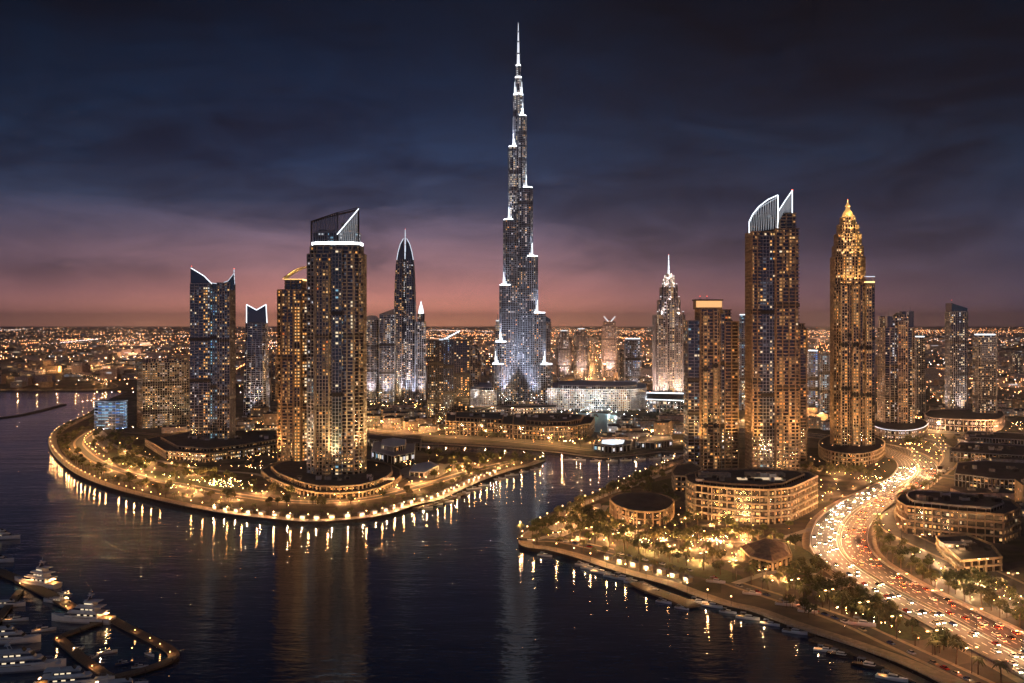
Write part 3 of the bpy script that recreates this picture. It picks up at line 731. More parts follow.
for sgn in (-1, 1):
    X = lambda f: 405+sgn*11.2*f
    t.sail([(X(.74),260),(X(.62),252),(X(.42),244),(X(.14),238.5),(X(.05),260)], d_*.12, 'edge_soft', .7, glass='navy_glass', lit=(0,1,2))
    t.sail([(X(.74),260),(X(.6),253),(X(.40),245),(X(.14),241),(X(.05),260)], d_*.7, 'edge_soft', .5, glass='navy_glass', lit=(0,1,2))
t.spire(t.X(405,d_*.4), 0, t.Zy(260), t.Zy(228.5), 1.6, lit='edge_soft')
t.uplights(cham(W_, d_, 6), 2, 170000, (1,.88,.86), every=1); t.done()
t = Tower('beacon_tower', 'thin tower with a glowing white pointed cap beside the leaf shaped tower', 416, 426, 400, depth=1, single=30)
W_, d_ = t.W, t.dp
t.block(cham(W_, d_, 3), 0, t.Zy(322), glass='grey_glass', frame='silver_panel', slab=(.4,.5), pil=(.6,.6,1), p=.35, pal=PALEPAL)
t.block(cham(W_*.72, d_*.72, 3), t.Zy(322), t.Zy(314), glass='grey_glass', frame='silver_panel', slab=(.4,.5), pil=(.6,.6,1), p=.5, pal=PALEPAL)
b = MB(); b.loft([ell(W_*.30*k, d_*.3*k, 10) and [(x, y, z) for x, y in ell(W_*.30*k, d_*.3*k, 10)] for k, z in ((1,t.Zy(314)),(.8,t.Zy(309)),(.45,t.Zy(305.5)),(.06,t.Zy(301)))], 'edge_white'); t.part(b, 'lit_cap')
t.uplights(rect(W_, d_), 2, 70000, (1,.9,.9), every=1); t.done()

# ---- dark office pair by the mall
t = Tower('office_tower', 'black twin slab office tower with blue lit floors and a white slanted roof beam', 427, 470, 424, depth=.6)
W_, d_ = t.W, t.dp
OF = dict(frame='dark_metal', slab=(.25,.45), pil=(.35,.4,1), bay=3.0)
t.block(rect(W_*.37, d_, -W_*.30, 0), 0, t.Zy(341), glass='black_glass', p=.34, pal={'warm':3,'cream':3,'dim':4,'dimblue':4,'cyan':1}, **OF)
t.block(rect(W_*.24, d_*.9, W_*.01, 0), 0, t.Zy(340), glass='navy_glass', p=.5, pal={'blue':3,'cyan':2,'dimblue':5,'warm':1.5}, **OF)
t.block(rect(W_*.36, d_*.8, W_*.325, -2), 0, t.Zy(341), glass='black_glass', p=.36, pal={'warm':4,'amber':3,'dim':5,'cream':1}, **OF)
b = MB(); b.tube(t.p3(443, 340, 12), t.p3(459.5, 331, 12), 1.1, 'edge_white', .7); b.tube(t.p3(445, 341, 12), t.p3(450, 335, 12), .6, 'edge_soft'); b.box((t.X(444,12), 12-d_/2, t.Zy(339.6)), (14, 10, 2), 'edge_soft'); t.part(b, 'roof_beam')
t.uplights(rect(W_, d_), 2, 90000, (1,.6,.25), every=1); t.done()

# ---- the great needle tower
t = Tower('stepped_skyscraper', 'colossal stepped silver skyscraper with white lit terraces and a needle spire', 492, 552, 409, depth=.9, single=100, reg=True)
BO = t.dp/2-4
cx = t.X(518.3, BO)
XW = lambda px: t.X(px, BO)-cx
NB = dict(glass='navy_glass', frame='steel_blue_panel', slab=(.5,.7), pil=(.8,.7,1), bay=3.4, fh=3.7)
NP = {'pale':3,'warm':2,'amber':1.5,'cream':1.5,'dim':5,'dimblue':7,'white':1.5}
WP = {'white':4,'pale':4,'cream':2,'dimblue':4,'warm':1}  # dense white windows added to brighten the upper shaft
def lobe(ang, reach, w, z0, z1, p=.3, seg=5):
    """rounded end wing of the three legged plan: from the axis out to reach"""
    ca, sa = math.cos(ang), math.sin(ang); r = w/2
    loc = [(0,-r)]+[(max(.1, reach-r)+r*math.cos(a), r*math.sin(a)) for a in (-math.pi/2+math.pi*i/seg for i in range(seg+1))]+[(0,r)]
    poly = [(cx+x*ca-y*sa, x*sa+y*ca-4) for x, y in loc]
    t.block(poly, z0, z1, p=p if z1 < 400 else .62, pal=NP if z1 < 400 else WP, parapet=.6, **NB)
    return ca, sa, r
AL, AR, AB = R(180+32), R(-32), R(90)
def zt(y): return t.Zy(y, BO)
tiersL = [(493.2, 364, 15, 0), (496, 342, 14.5, 364), (500.3, 286, 14, 342), (504, 221, 12.5, 286), (509, 148, 10.5, 221), (513.6, 96, 6.6, 148)]
tiersR = [(551, 364, 15, 0), (544.2, 313.5, 14.5, 364), (537, 257.5, 14, 313.5), (532, 189, 12.5, 257.5), (526, 117, 9.5, 189), (522.6, 96, 6.6, 117)]
tiersB = [(548, 330, 16, 0), (541, 240, 15, 330), (534, 165, 12, 240), (524, 105, 8, 165)]
steps = []
for tiers, ang, sg in ((tiersL, AL, -1), (tiersR, AR, 1)):
    for px, y1, w, y0 in tiers:
        reach = abs(XW(px))/math.cos(R(32))*(1.0) - (w/2)*(1/math.cos(R(32))-1)*.6
        z0 = 0 if y0 == 0 else zt(y0); lobe(ang, max(reach, w*.55), w*1.786 if w > 9 else w*1.6, z0, zt(y1), p=.30)
        steps.append((ang, reach, w, zt(y1), sg, px))
for px, y1, w, y0 in tiersB:
    lobe(AB, abs(XW(px)), w*1.786, 0 if y0 == 0 else zt(y0), zt(y1), p=.1)
core = [(cx+x, y-4) for x, y in ell(9.5, 9.5, 12)]
t.block(core, 0, zt(118), p=.25, pal=NP, parapet=.5, **NB)
t.block([(cx+x, y-4) for x, y in ell(7.4, 7.4, 10)], zt(118), zt(95), p=.9, pal={'white':4,'pale':3,'cream':2}, parapet=.5, **NB)  # upper core: crowded white windows take the place of floodlight
t.block([(cx+x, y-4) for x, y in ell(5.2, 5.2, 10)], zt(95), zt(78), p=1, pal={'white':3,'pale':3}, parapet=.5, **{**NB, 'slab':(.4,.5), 'pil':(.5,.5,1), 'bay':3})
t.block([(cx+x, y-4) for x, y in ell(3.8, 3.8, 8)], zt(78), zt(66), p=1, pal={'white':3,'pale':3}, parapet=.5, **{**NB, 'slab':(.3,.5), 'pil':(.4,.4,1), 'bay':3})
b = MB()
for (ya, yb_, r0, r1) in ((66,54,2.7,2.2),(54,42,2.0,1.6),(42,32,1.4,1.0),(32,23,.8,.45)):
    b.tube((cx,-4,zt(ya)), (cx,-4,zt(yb_)), r0, 'spire_glow', r1, 8); b.tube((cx,-4,zt(yb_)-1.2), (cx,-4,zt(yb_)+1.2), r0*1.45, 'steel', n=8)
t.part(b, 'spire')
b = MB(); b.ball((cx,-4,zt(22.7)), 1.1, 'beacon_red', 6, 4); t.part(b, 'beacon')
for z, r in ((zt(95), 7.6), (zt(78), 5.4), (zt(66), 4)):
    t.ring_light([(cx+x, y-4) for x, y in ell(r, r, 10)], z+1, 2.2, 'edge_bright', 'terrace_light', .1)
for ang, reach, w, z, sg, px in steps:
    ca, sa = math.cos(ang), math.sin(ang); r = w*.9
    b = MB()
    arc = [(max(.1, reach-r)+q*math.cos(a), q*math.sin(a)) for q, rev in ((r-.4, 1), (r-2.4, -1)) for a in [(-math.pi/2+math.pi*i/8)*rev for i in range(9)]]
    b.prism([(cx+x*ca-y*sa, x*sa+y*ca-4) for x, y in arc], z+.4, z+2.2, 'edge_bright')
    t.part(b, 'terrace_light')
    x = max(2, reach-r*.3)
    t.flood(cx+x*ca, x*sa-4-1, z+1, 500000, (.93,.94,1), ang=95, rad=1.0)
    # added glowing strips imitate floodlight on the wall that rises behind the terrace
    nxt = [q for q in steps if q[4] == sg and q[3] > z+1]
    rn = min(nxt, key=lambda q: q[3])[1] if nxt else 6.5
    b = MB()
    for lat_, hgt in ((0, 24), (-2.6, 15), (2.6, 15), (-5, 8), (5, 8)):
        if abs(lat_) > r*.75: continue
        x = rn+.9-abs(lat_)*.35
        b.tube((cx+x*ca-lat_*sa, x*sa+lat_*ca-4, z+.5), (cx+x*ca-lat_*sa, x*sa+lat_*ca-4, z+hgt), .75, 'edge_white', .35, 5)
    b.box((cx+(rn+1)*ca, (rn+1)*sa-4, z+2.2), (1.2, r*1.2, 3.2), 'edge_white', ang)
    t.part(b, 'wall_glow')
base_ = [(cx+x, y-4) for x, y in ell(52, 46, 14)]
t.block(base_, 0, 13, glass='grey_glass', frame='cream_stone', slab=(.6,.5), pil=(.8,.7,1), p=.6, pal=PALEPAL, fh=4.3)
t.uplights(base_, 1, 90000, (1,.86,.84), every=1)
for x, y in ((-22,-30),(-8,-34),(8,-34),(22,-30)): t.flood(cx+x, y-14, 13.5, 1100000, (.82,.87,1), ang=44, aim=(0,.12,1))
t.done()

# ---- generic mid-distance towers
def simple(name, label, xl, xr, yb, yt, style='pale', crown=None, depth=.9, single=30, group=None, up=None):
    t = Tower(name, label, xl, xr, yb, depth=depth, single=single, group=group)
    W_, d_ = t.W, t.dp
    ST = {'pale': dict(glass='grey_glass', frame='pinkish_stone', slab=(.5,.6), pil=(.7,.8,1), p=.40, pal=PALEPAL, bay=4),
          'gold': dict(glass='bronze_glass', frame='brown_stone', slab=(.9,.5), pil=(1,.7,2), p=.34, pal=GOLDPAL, bay=3.0),
          'blue': dict(glass='navy_glass', frame='grey_cladding', slab=(.25,.5), pil=(.4,.4,1), p=.5, pal={'dimblue':6,'cyan':2,'white':2,'blue':1,'warm':1}, bay=3.6),
          'dark': dict(glass='black_glass', frame='grey_cladding', slab=(.5,.5), pil=(.7,.7,1), p=.28, pal={'cream':3,'warm':3,'dim':4,'white':1,'amber':1}, bay=3.0)}[style]
    zt_ = t.Zy(yt)
    poly = cham(W_*.96, d_, min(W_*.12, 5))
    if crown == 'step':
        t.block(poly, 0, zt_-18, **ST); t.block(cham(W_*.7, d_*.7, 3), zt_-18, zt_-8, **ST); t.block(cham(W_*.42, d_*.42, 2), zt_-8, zt_, **ST)
        t.ring_light(cham(W_*.42, d_*.42, 2), zt_+.5, 1.2, 'edge_white'); t.spire(0, 0, zt_, zt_+14, .9)
    elif crown == 'horns':
        t.block(poly, 0, zt_-24, **ST); t.block(cham(W_*.8, d_*.8, 3), zt_-24, zt_-12, **ST)
        for sg in (-1, 1):
            b = MB(); b.hexa([(sg*W_*.40-1.2,-d_*.3,zt_-12),(sg*W_*.40+1.2,-d_*.3,zt_-12),(sg*W_*.40+1.2,d_*.3,zt_-12),(sg*W_*.40-1.2,d_*.3,zt_-12),(-sg*W_*.02-1,-d_*.3,zt_-5),(-sg*W_*.02+1,-d_*.3,zt_-5),(-sg*W_*.02+1,d_*.3,zt_-5),(-sg*W_*.02-1,d_*.3,zt_-5)], 'silver_panel'); t.part(b, 'crown_fin')
            b = MB(); b.tube((sg*W_*.05,-d_*.3,zt_-13), (sg*W_*.40,-d_*.3,zt_+3), 1.0, 'edge_white', .6); t.part(b, 'crown_blade')
    elif crown == 'slant':
        t.block(poly, 0, zt_-14, **ST)
        b = MB(); z = zt_-14+.2; b.hexa([(-W_*.44,-d_*.45,z),(W_*.44,-d_*.45,z),(W_*.44,d_*.45,z),(-W_*.44,d_*.45,z),(-W_*.44,-d_*.45,zt_),(W_*.44,-d_*.45,zt_-8),(W_*.44,d_*.45,zt_-8),(-W_*.44,d_*.45,zt_)], 'teal_glass'); t.part(b, 'slanted_crown')
        t.spire(-W_*.42, -d_*.4, zt_-2, zt_+4, .5)
    elif crown == 'light':
        t.block(poly, 0, zt_-4, **ST); t.block(cham(W_*.8, d_*.8, 3), zt_-4, zt_, **ST); t.ring_light(cham(W_*.8, d_*.8, 3), zt_+.6, 1.6, 'edge_white')
    else:
        t.block(poly, 0, zt_-6, **ST); t.block(cham(W_*.6, d_*.6, 2), zt_-6, zt_, **ST)
        t.plant(-W_*.3, W_*.3, -d_*.3, d_*.3, zt_-6, 6)
    if up: t.uplights(poly, 1.5, up[0], up[1], every=2)
    t.done(); return t
PK = (1,.85,.80)
simple('apartment_tower', 'pale tower peeping out between the black office and the great skyscraper', 469, 479, 404, 345, 'pale', up=(120000, PK))
simple('apartment_tower', 'narrow stepped tower touching the west foot of the great skyscraper', 494.5, 500.5, 404, 321, 'pale', 'step', up=(90000, PK))
simple('apartment_tower', 'pale curved shaft touching the east foot of the great skyscraper', 543.5, 551, 398, 315, 'pale', 'slant', up=(90000, PK))
simple('apartment_tower', 'first of two pinkish towers with white caps east of the great skyscraper', 556, 572, 381, 331, 'pale', 'step', up=(120000, PK))
simple('apartment_tower', 'second pinkish tower with a white cap beside the golden straight road', 573.5, 589, 380, 329, 'pale', 'step', up=(120000, PK))
simple('horned_tower', 'pinkish tower with crossed white blades on its roof beyond the golden straight road', 601.5, 617, 377, 317.5, 'pale', 'horns', up=(120000, PK))
simple('blue_tower', 'blue glass tower with a white roof line behind the white crescent hotel', 624, 642, 391, 339, 'blue', 'light', up=(60000, (.5,.75,1)))
simple('grey_block', 'low grey tower half hidden behind the blue glass tower', 618, 626, 388, 350, 'dark')
simple('slim_tower', 'slim pale tower seen in the gap between two golden towers', 739, 747.5, 410, 315, 'blue', 'light')
simple('blue_tower', 'low blue lit block between the twin sail tower and the gold domed tower', 807, 819, 416, 351, 'blue', 'light')
simple('blue_tower', 'darker blue block with a bright base against the gold domed tower', 819, 830, 417, 352, 'blue', None)
simple('apartment_tower', 'golden side tower tucked behind the right hand twin sail tower', 795, 807.5, 461, 324, 'gold', None, depth=1.6, single=60)
simple('apartment_tower', 'slim dark tower with blue top light squeezed behind the crowned tower', 914, 926, 414, 337, 'dark', 'light')
simple('wedge_tower', 'dark tower with a slanted glass top and red beacon near the arena', 944.5, 969, 419, 303, 'dark', 'slant', up=(60000, (1,.75,.6)), single=80)
simple('flat_top_tower', 'dark tower with a green glass top floor next to the slanted one', 972, 998.5, 424, 335, 'dark', 'light', up=(60000, (1,.75,.6)), single=80)
simple('far_tower', 'small far tower against the city glow behind the forked tower', 271, 277, 401, 352, 'gold', None, single=0)
simple('far_tower', 'faint far tower left of the great skyscraper', 481, 486, 384, 352, 'pale', None, single=0)
simple('far_tower', 'faint far block behind the two pinkish towers', 590.5, 595, 372, 341, 'pale', None, single=0)
simple('far_tower', 'faint far block right of the stepped hotel tower', 1009, 1024, 378, 352, 'dark', None, single=0)

# ---- crowned tower by the road
t = Tower('crowned_tower', 'grey tower with a floodlit crown and four corner turrets by the highway', 877, 916, 431, depth=.9)
W_, d_ = t.W, t.dp
CT = dict(glass='navy_glass', frame='pinkish_stone', slab=(.7,.5), pil=(.9,.7,2), p=.3, pal={'cream':3,'warm':3,'white':2,'amber':1,'dim':4}, bay=3.0)
t.block(cham(W_*.98, d_, 5), 0, t.Zy(328), **CT, edges={0: dict(frame='concrete')})
t.block(cham(W_*.84, d_*.84, 4), t.Zy(328), t.Zy(318), **CT)
t.block(rect(W_*.3, 2.5, W_*.05, -d_/2-1), 0, t.Zy(322), glass='bronze_glass', frame='pinkish_stone', slab=(.5,.5), pil=(.8,.7,1), p=.5, pal=GOLDPAL, bay=3.0)
t.block(rect(W_*.26, d_*.3, W_*.06, -d_*.1), t.Zy(318), t.Zy(315), glass='bronze_glass', frame='cream_stone', p=.0, slab=(.3,.4), pil=(.5,.5,1))
b = MB(); b.loft([[(x+W_*.05, y-d_*.1, z) for x, y in rect(W_*.26*k, d_*.3*k)] for k, z in ((1,t.Zy(319)),(.9,t.Zy(315)),(.5,t.Zy(312.5)))], 'cream_stone'); t.part(b, 'crown_dome')
for sx_, sy_ in ((-1,-1),(1,-1),(1,1),(-1,1)):
    b = MB(); b.prism([(x+sx_*W_*.36, y+sy_*d_*.36) for x, y in rect(7,7)], t.Zy(328), t.Zy(316 if sx_ < 0 else 311), 'grey_glass'); b.tube((sx_*W_*.36, sy_*d_*.36, t.Zy(316 if sx_ < 0 else 311)), (sx_*W_*.36, sy_*d_*.36, t.Zy(310 if sx_ < 0 else 307)), .4, 'steel'); t.part(b, 'turret')
for x in (-8, 0, 8): t.flood(x+W_*.05, -d_*.42, t.Zy(318)+.3, 40000, (1,.72,.5), ang=120)
t.uplights(cham(W_, d_, 5), 6, 240000, (1,.66,.36), every=1); t.done()

# ---- stepped hotel tower with pale spire
t = Tower('stepped_hotel_tower', 'pale pink stepped tower with a white needle standing alone past the crescent hotel', 652.5, 685.5, 402, depth=.85)
W_, d_ = t.W, t.dp
AD = dict(glass='grey_glass', frame='pinkish_stone', slab=(.6,.7), pil=(1.2,1.0,1), p=.45, pal=PALEPAL, bay=4.2)
t.block(cham(W_*.98, d_, 5), 0, t.Zy(315), **AD)
t.block(cham(W_*.70, d_*.7, 4), t.Zy(315), t.Zy(300), **{**AD, 'p':.5}); t.block(cham(W_*.54, d_*.54, 4), t.Zy(300), t.Zy(287), **AD)
t.block(rect(W_*.24, 3, 0, -d_/2-1.4), 0, t.Zy(305), **{**AD, 'p':.55, 'pal':{'cream':3,'pale':3,'warm':2}})
t.block(cham(W_*.34, d_*.34, 3), t.Zy(287), t.Zy(279), **{**AD, 'p':.7}); t.block(cham(W_*.2, d_*.2, 2), t.Zy(279), t.Zy(273.5), **{**AD, 'p':.7})
t.spire(0, 0, t.Zy(274), t.Zy(254), 1.8, lit='edge_white')
for z, k in ((315,.98),(300,.7),(287,.54),(279,.34)):
    for sx_ in (-1, 1):
        b = MB(); b.box((sx_*W_*k*.44, -d_*k*.44, t.Zy(z)+3), (3,3,6), 'pinkish_stone'); b.box((sx_*W_*k*.44, -d_*k*.44, t.Zy(z)+6.5), (2,2,1.2), 'edge_white'); t.part(b, 'corner_lantern')
    t.flood(0, -d_*k*.42, t.Zy(z)+.4, 90000, (1,.86,.76), ang=120); t.flood(-W_*k*.3, -d_*k*.4, t.Zy(z)+.4, 60000, (1,.86,.76), ang=120); t.flood(W_*k*.3, -d_*k*.4, t.Zy(z)+.4, 60000, (1,.86,.76), ang=120)
t.uplights(cham(W_, d_, 5), 3, 90000, (1,.84,.74), every=1); t.done()

# ---- right hand pair
t = Tower('lantern_tower', 'golden balcony tower with a glowing flat lantern room on its roof', 684, 739, 472, depth=.5)
W_, d_ = t.W, t.dp
LT = dict(glass='bronze_glass', frame='brown_stone', slab=(1.1,.9), pil=(1.3,.9,2), p=.58, pal=GOLDPAL, bay=3.0)
t.block(rect(W_*.24, d_*.9, -W_*.375, 0), 0, t.Zy(321), glass='navy_glass', frame='grey_cladding', slab=(.7,.45), pil=(.6,.5,2), p=.26, pal={'warm':3,'cyan':1,'dimblue':4,'cream':2,'amber':2}, bay=3.0)
t.block(rect(W_*.37, d_, -W_*.07, -1), 0, t.Zy(309), **{**LT, 'p':.5})
t.block(rect(W_*.12, d_*.8, W_*.17, 0), 0, t.Zy(314), glass='black_glass', frame='grey_cladding', slab=(.3,.4), pil=(.4,.4,1), p=.42, pal={'cream':2,'warm':3,'white':1.5,'dim':2}, bay=2.7)
t.block(rect(W_*.26, d_*.85, W_*.365, 1), 0, t.Zy(322), **{**LT, 'p':.16})
t.block(rect(W_*.16, d_*.5, W_*.29, 2), t.Zy(322), t.Zy(310), **{**LT, 'p':.2})
for fx in (-.17,.03): t.block(rect(W_*.07, 2.6, W_*fx, -d_/2-2.2), 0, t.Zy(312), **{**LT, 'p':.85, 'frame':'cream_stone', 'slab':(.3,.8), 'pil':(.4,.6,1), 'pal':{'amber':4,'warm':3,'mid':5}})
t.ring_light(rect(W_*.50, d_*.6, -W_*.07, 0), t.Zy(304), 6.5, 'lantern_glow', 'lantern_room', .2)
b = MB(); b.prism(rect(W_*.52, d_*.62, -W_*.07, 0), t.Zy(309), t.Zy(300.5), 'brown_stone'); b.prism(rect(W_*.56, d_*.68, -W_*.07, 0), t.Zy(300.4), t.Zy(299.2), 'dark_roof', bottom=True); t.part(b, 'lantern_roof')
for px in (700, 707): t.spire(t.X(px, 10), 10-d_/2, t.Zy(299), t.Zy(296.5), .5)
t.plant(W_*.1, W_*.4, -8, 10, t.Zy(322), 8)
t.uplights(rect(W_, d_), 16, 64000, (1,.48,.14), every=1); t.done()

t = Tower('twin_sail_tower', 'tallest right bank tower, golden grid around dark blue glass with two white edged sails', 746, 799, 478, depth=.5)
W_, d_ = t.W, t.dp
TS = dict(glass='bronze_glass', frame='brown_stone', slab=(1.1,.9), pil=(1.3,.9,2), p=.60, pal=GOLDPAL, bay=3.0)
for (xa, xb, yt_) in ((752, 760, 232), (776, 798.5, 229)):
    w = (xb-xa)/FP*t.D
    t.block(rect(w, d_, t.X((xa+xb)/2), 0), 0, t.Zy(yt_), **TS)
    t.block(rect(w*.7, d_*.5, t.X((xa+xb)/2)+(0 if xa < 760 else 2), 0), t.Zy(yt_), t.Zy(yt_-6 if xa < 760 else 213), **{**TS, 'p':.25})
w = (776-760)/FP*t.D
t.block(rect(w+.02, d_*.94, t.X(768), 0), 0, t.Zy(236), glass='navy_glass', frame='grey_cladding', slab=(.3,.4), pil=(.3,.35,1), p=.28, pal={'warm':3,'cyan':1,'dimblue':5,'cream':2,'amber':2}, bay=3.0)
t.block(rect(w*1.7, d_*.8, t.X(766), 0), t.Zy(236), t.Zy(232), **{**TS, 'p':.8, 'pal':{'cream':3,'warm':3}})
b = MB(); rr = (t.X(778)-t.X(754))/2; b.loft([[(t.X(766)+x, y, z) for x, y in ell(rr*k, d_*.38*k, 14)] for k, z in ((1,t.Zy(232)),(1,t.Zy(222)),(.93,t.Zy(217)),(.75,t.Zy(213.5)),(.4,t.Zy(211.5)))], 'navy_glass'); t.part(b, 'glass_dome')
t.sail([(749.3,233),(749.3,221.5),(753,214),(759,206.5),(768,199.5),(778,195),(778,229)], 1.0, 'edge_white', .55, lattice=12, lit=(0,1,2,3,4,5))
t.sail([(777.5,230),(778,212),(785,201),(792.3,190.5),(792.3,213),(784,213),(779,222)], .6, 'edge_white', .5, lattice=12, lit=(0,1,2,3))
t.sail([(750,233),(750,222),(759,208),(778,197),(778,229)], d_*.7, 'edge_soft', .4, lattice=8, lit=(1,2))
b = MB(); b.tube(t.p3(792.3,190.5,1), t.p3(792.3,189.5,1), .7, 'beacon_red'); t.part(b, 'beacon')
t.uplights(rect(W_, d_), 24, 64000, (1,.48,.14), every=1); t.done()

# ---- golden tower with a tiered dome
t = Tower('gold_domed_tower', 'golden stepped tower whose tiered dome and needle are floodlit gold', 829.5, 876, 456, depth=.5)
W_, d_ = t.W, t.dp
GD = dict(glass='bronze_glass', frame='brown_stone', slab=(.9,.9), pil=(1.3,.9,1), p=.58, pal={'amber':4,'warm':3,'cream':1,'mid':8,'dim':7,'faint':4}, bay=3.0)
t.block(cham(W_*.98, d_, 6), 0, t.Zy(284), **GD)
for fx, fw in ((-.30,.13),(-.02,.13),(.30,.13)): t.block(rect(W_*fw, 3.4, W_*fx, -d_/2-1.5), 0, t.Zy(286), **{**GD, 'p':.8, 'frame':'cream_stone', 'slab':(.3,.8), 'pil':(.5,.6,1), 'pal':{'amber':4,'warm':3,'mid':5}})
for fx in (-.16,.14,.43): t.block(rect(W_*.06, 1.2, W_*fx, -d_/2-.5), 0, t.Zy(285), **{**GD, 'p':.1, 'glass':'black_glass', 'slab':(.1,.3), 'pil':(0,0,1)})
cxx = t.X(850.5)
def ctr(w, z0, z1, **k):
    pl = [(x+cxx, y-2) for x, y in cham(w, w*.85, w*.2)]; t.block(pl, z0, z1, **{**GD, **k}); return pl
lv = [(865.5-832.5, 284, 257, .42), (864-834.5, 257, 246, .5), (862-836.5, 246, 234, .55), (859-839, 234, 224.5, .5), (856-842, 224.5, 217, .4)]
for w, y0, y1, p_ in lv:
    w = w*.88/FP*t.D; pl = ctr(w, t.Zy(y0), t.Zy(y1), p=p_, pal={'amber':4,'warm':4,'cream':2})
    t.ring_light(pl, t.Zy(y1)+.5, .5, 'rim_gold', 'terrace_light', .5)
    for f in (-.33, 0, .33): t.flood(cxx+w*f, -2-w*.48, t.Zy(y1)-.2+1.2, 20000, (1,.60,.24), ang=120)
for f in (-.36,-.12,.12,.36): t.flood(cxx+32/FP*t.D*f, -2-34/FP*t.D*.47, t.Zy(284)+.6, 24000, (1,.60,.2), ang=110)
b = MB(); b.loft([[(x+cxx, y-2, z) for x, y in ell(6.4*k, 6.4*k, 12)] for k, z in ((1,t.Zy(217)),(.95,t.Zy(214.5)),(.75,t.Zy(211.5)),(.42,t.Zy(209)),(.3,t.Zy(206)),(.5,t.Zy(205.4)),(.25,t.Zy(203.5)),(.1,t.Zy(201.5)))], 'dome_glow'); t.part(b, 'lantern_dome')
t.spire(cxx, -2, t.Zy(216), t.Zy(199), 1.3, lit='edge_gold')
b = MB()                                                # open railing crown on the east shoulder
for k in range(6):
    x = t.X(861.5)+(t.X(875)-t.X(861.5))*k/5; b.tube((x,-d_*.44,t.Zy(284)), (x,-d_*.44,t.Zy(276.5)), .3, 'cream_stone')
b.box(((t.X(861.5)+t.X(875))/2,-d_*.44,t.Zy(276.5)), (t.X(875)-t.X(861.5)+.6,.8,.8), 'edge_soft'); b.box(((t.X(861.5)+t.X(875))/2,-d_*.44,t.Zy(282)), (t.X(875)-t.X(861.5),.6,1.4), 'edge_gold'); t.part(b, 'shoulder_railing')
t.uplights(cham(W_, d_, 6), 12, 24000, (1,.50,.15), every=1); t.done()
# ================================================================ low buildings
for x_, y_, r_ in ((0,0,0),): pass
def road_take():
    for pts, w in [(HWY, HW+6), (RING, 9), (INNER, 6)]+[(STW[k], SWD[k]+3) for k in STW]:
        for x, y, h in along(pts, max(4, w*.5)): TAKEN.append((x, y, w*.5+.5))
road_take()
ROADS = list(TAKEN)
def ccw(p):
    a = sum(p[i][0]*p[(i+1) % len(p)][1]-p[(i+1) % len(p)][0]*p[i][1] for i in range(len(p)))
    return p if a > 0 else p[::-1]
class LowRise(Tower):
    def __init__(s, name, label, px, cat='building', group=None, single=60, smooth=0, reg=True):
        w = ccw(W2(catmull(px, smooth, True) if smooth else px, GZ))
        cx = sum(p[0] for p in w)/len(w); cyy = sum(p[1] for p in w)/len(w)
        s.D = min(p[1] for p in w); s.z = GZ; s.o = Vector((cx, cyy, GZ)); s.W = max(p[0] for p in w)-min(p[0] for p in w); s.dp = max(p[1] for p in w)-s.D
        s.root = thing(name, label, cat, s.o, 0, group)
        s.wall, s.lat, s.roof, s.wins, s.single = MB(), MB(), MB(), [], single
        s.rng = random.Random(sum(map(ord, label)))
        s.poly = [(p[0]-cx, p[1]-cyy) for p in w]
        if reg:
            for i in range(len(s.poly)):
                a, c = w[i], w[(i+1) % len(w)]; L = math.dist(a, c)
                for k in range(max(1, int(L/14))): take(a[0]+(c[0]-a[0])*k/max(1, int(L/14)), a[1]+(c[1]-a[1])*k/max(1, int(L/14)), 9)
            take(cx, cyy, min(s.W, s.dp)*.45)
    def scaled(s, k): return [(x*k, y*k) for x, y in s.poly]
emat('skylight_glow', (1,.72,.45), .7)
PODP = {'amber':4,'warm':4,'cream':1.5,'mid':5,'dim':7,'faint':3}
PO = dict(glass='bronze_glass', frame='cream_stone', slab=(1.5,1.1), pil=(1.2,.7,2), p=.55, pal=PODP, bay=2.8, win=(.55,.36), seed_cols=.5, parapet=1.4)

# slab hotel and blue block at the tip
t = Tower('slab_hotel', 'wide pale slab hotel with a dense grid of windows beside the notched tower', 128, 193, 428, cat='hotel', depth=.5)
W_ = t.W
ply = rect(W_*.80, 30, 3, 0, R(33))
HOTP = {'pale':2,'cream':1.5,'warm':2,'mid':5,'dim':7}
t.block(ply, 0, t.Zy(363), glass='black_glass', frame='concrete', slab=(1.0,.8), pil=(1.0,.7,1), p=.62, pal=HOTP, bay=3.3, seed_cols=0, win=(.6,.4), edges={3: dict(p=.22, frame='brown_stone', pal=GOLDPAL)})
t.block(rect(W_*.66, 20, 3, 0, R(33)), t.Zy(363), t.Zy(359), glass='grey_glass', frame='pinkish_stone', p=.2, pal=HOTP)
t.plant(-20, 25, -5, 8, t.Zy(361), 6); t.uplights(ply, 2, 14000, (1,.72,.5)); t.done()
t = Tower('blue_block', 'low rounded block with bright blue lit floors at the water edge', 92, 129, 430, cat='building', depth=.7)
ply = cham(t.W*.98, t.dp, 8)
t.block(ply, 0, t.Zy(402), glass='navy_glass', frame='silver_panel', slab=(1.2,.8), pil=(.3,.3,2), p=.85, pal={'cyan':3,'blue':2,'dimblue':5}, bay=5, win=(.96,.35), fh=4.2, seed_cols=0)
t.uplights(ply, 2, 40000, (.4,.75,1)); t.done()
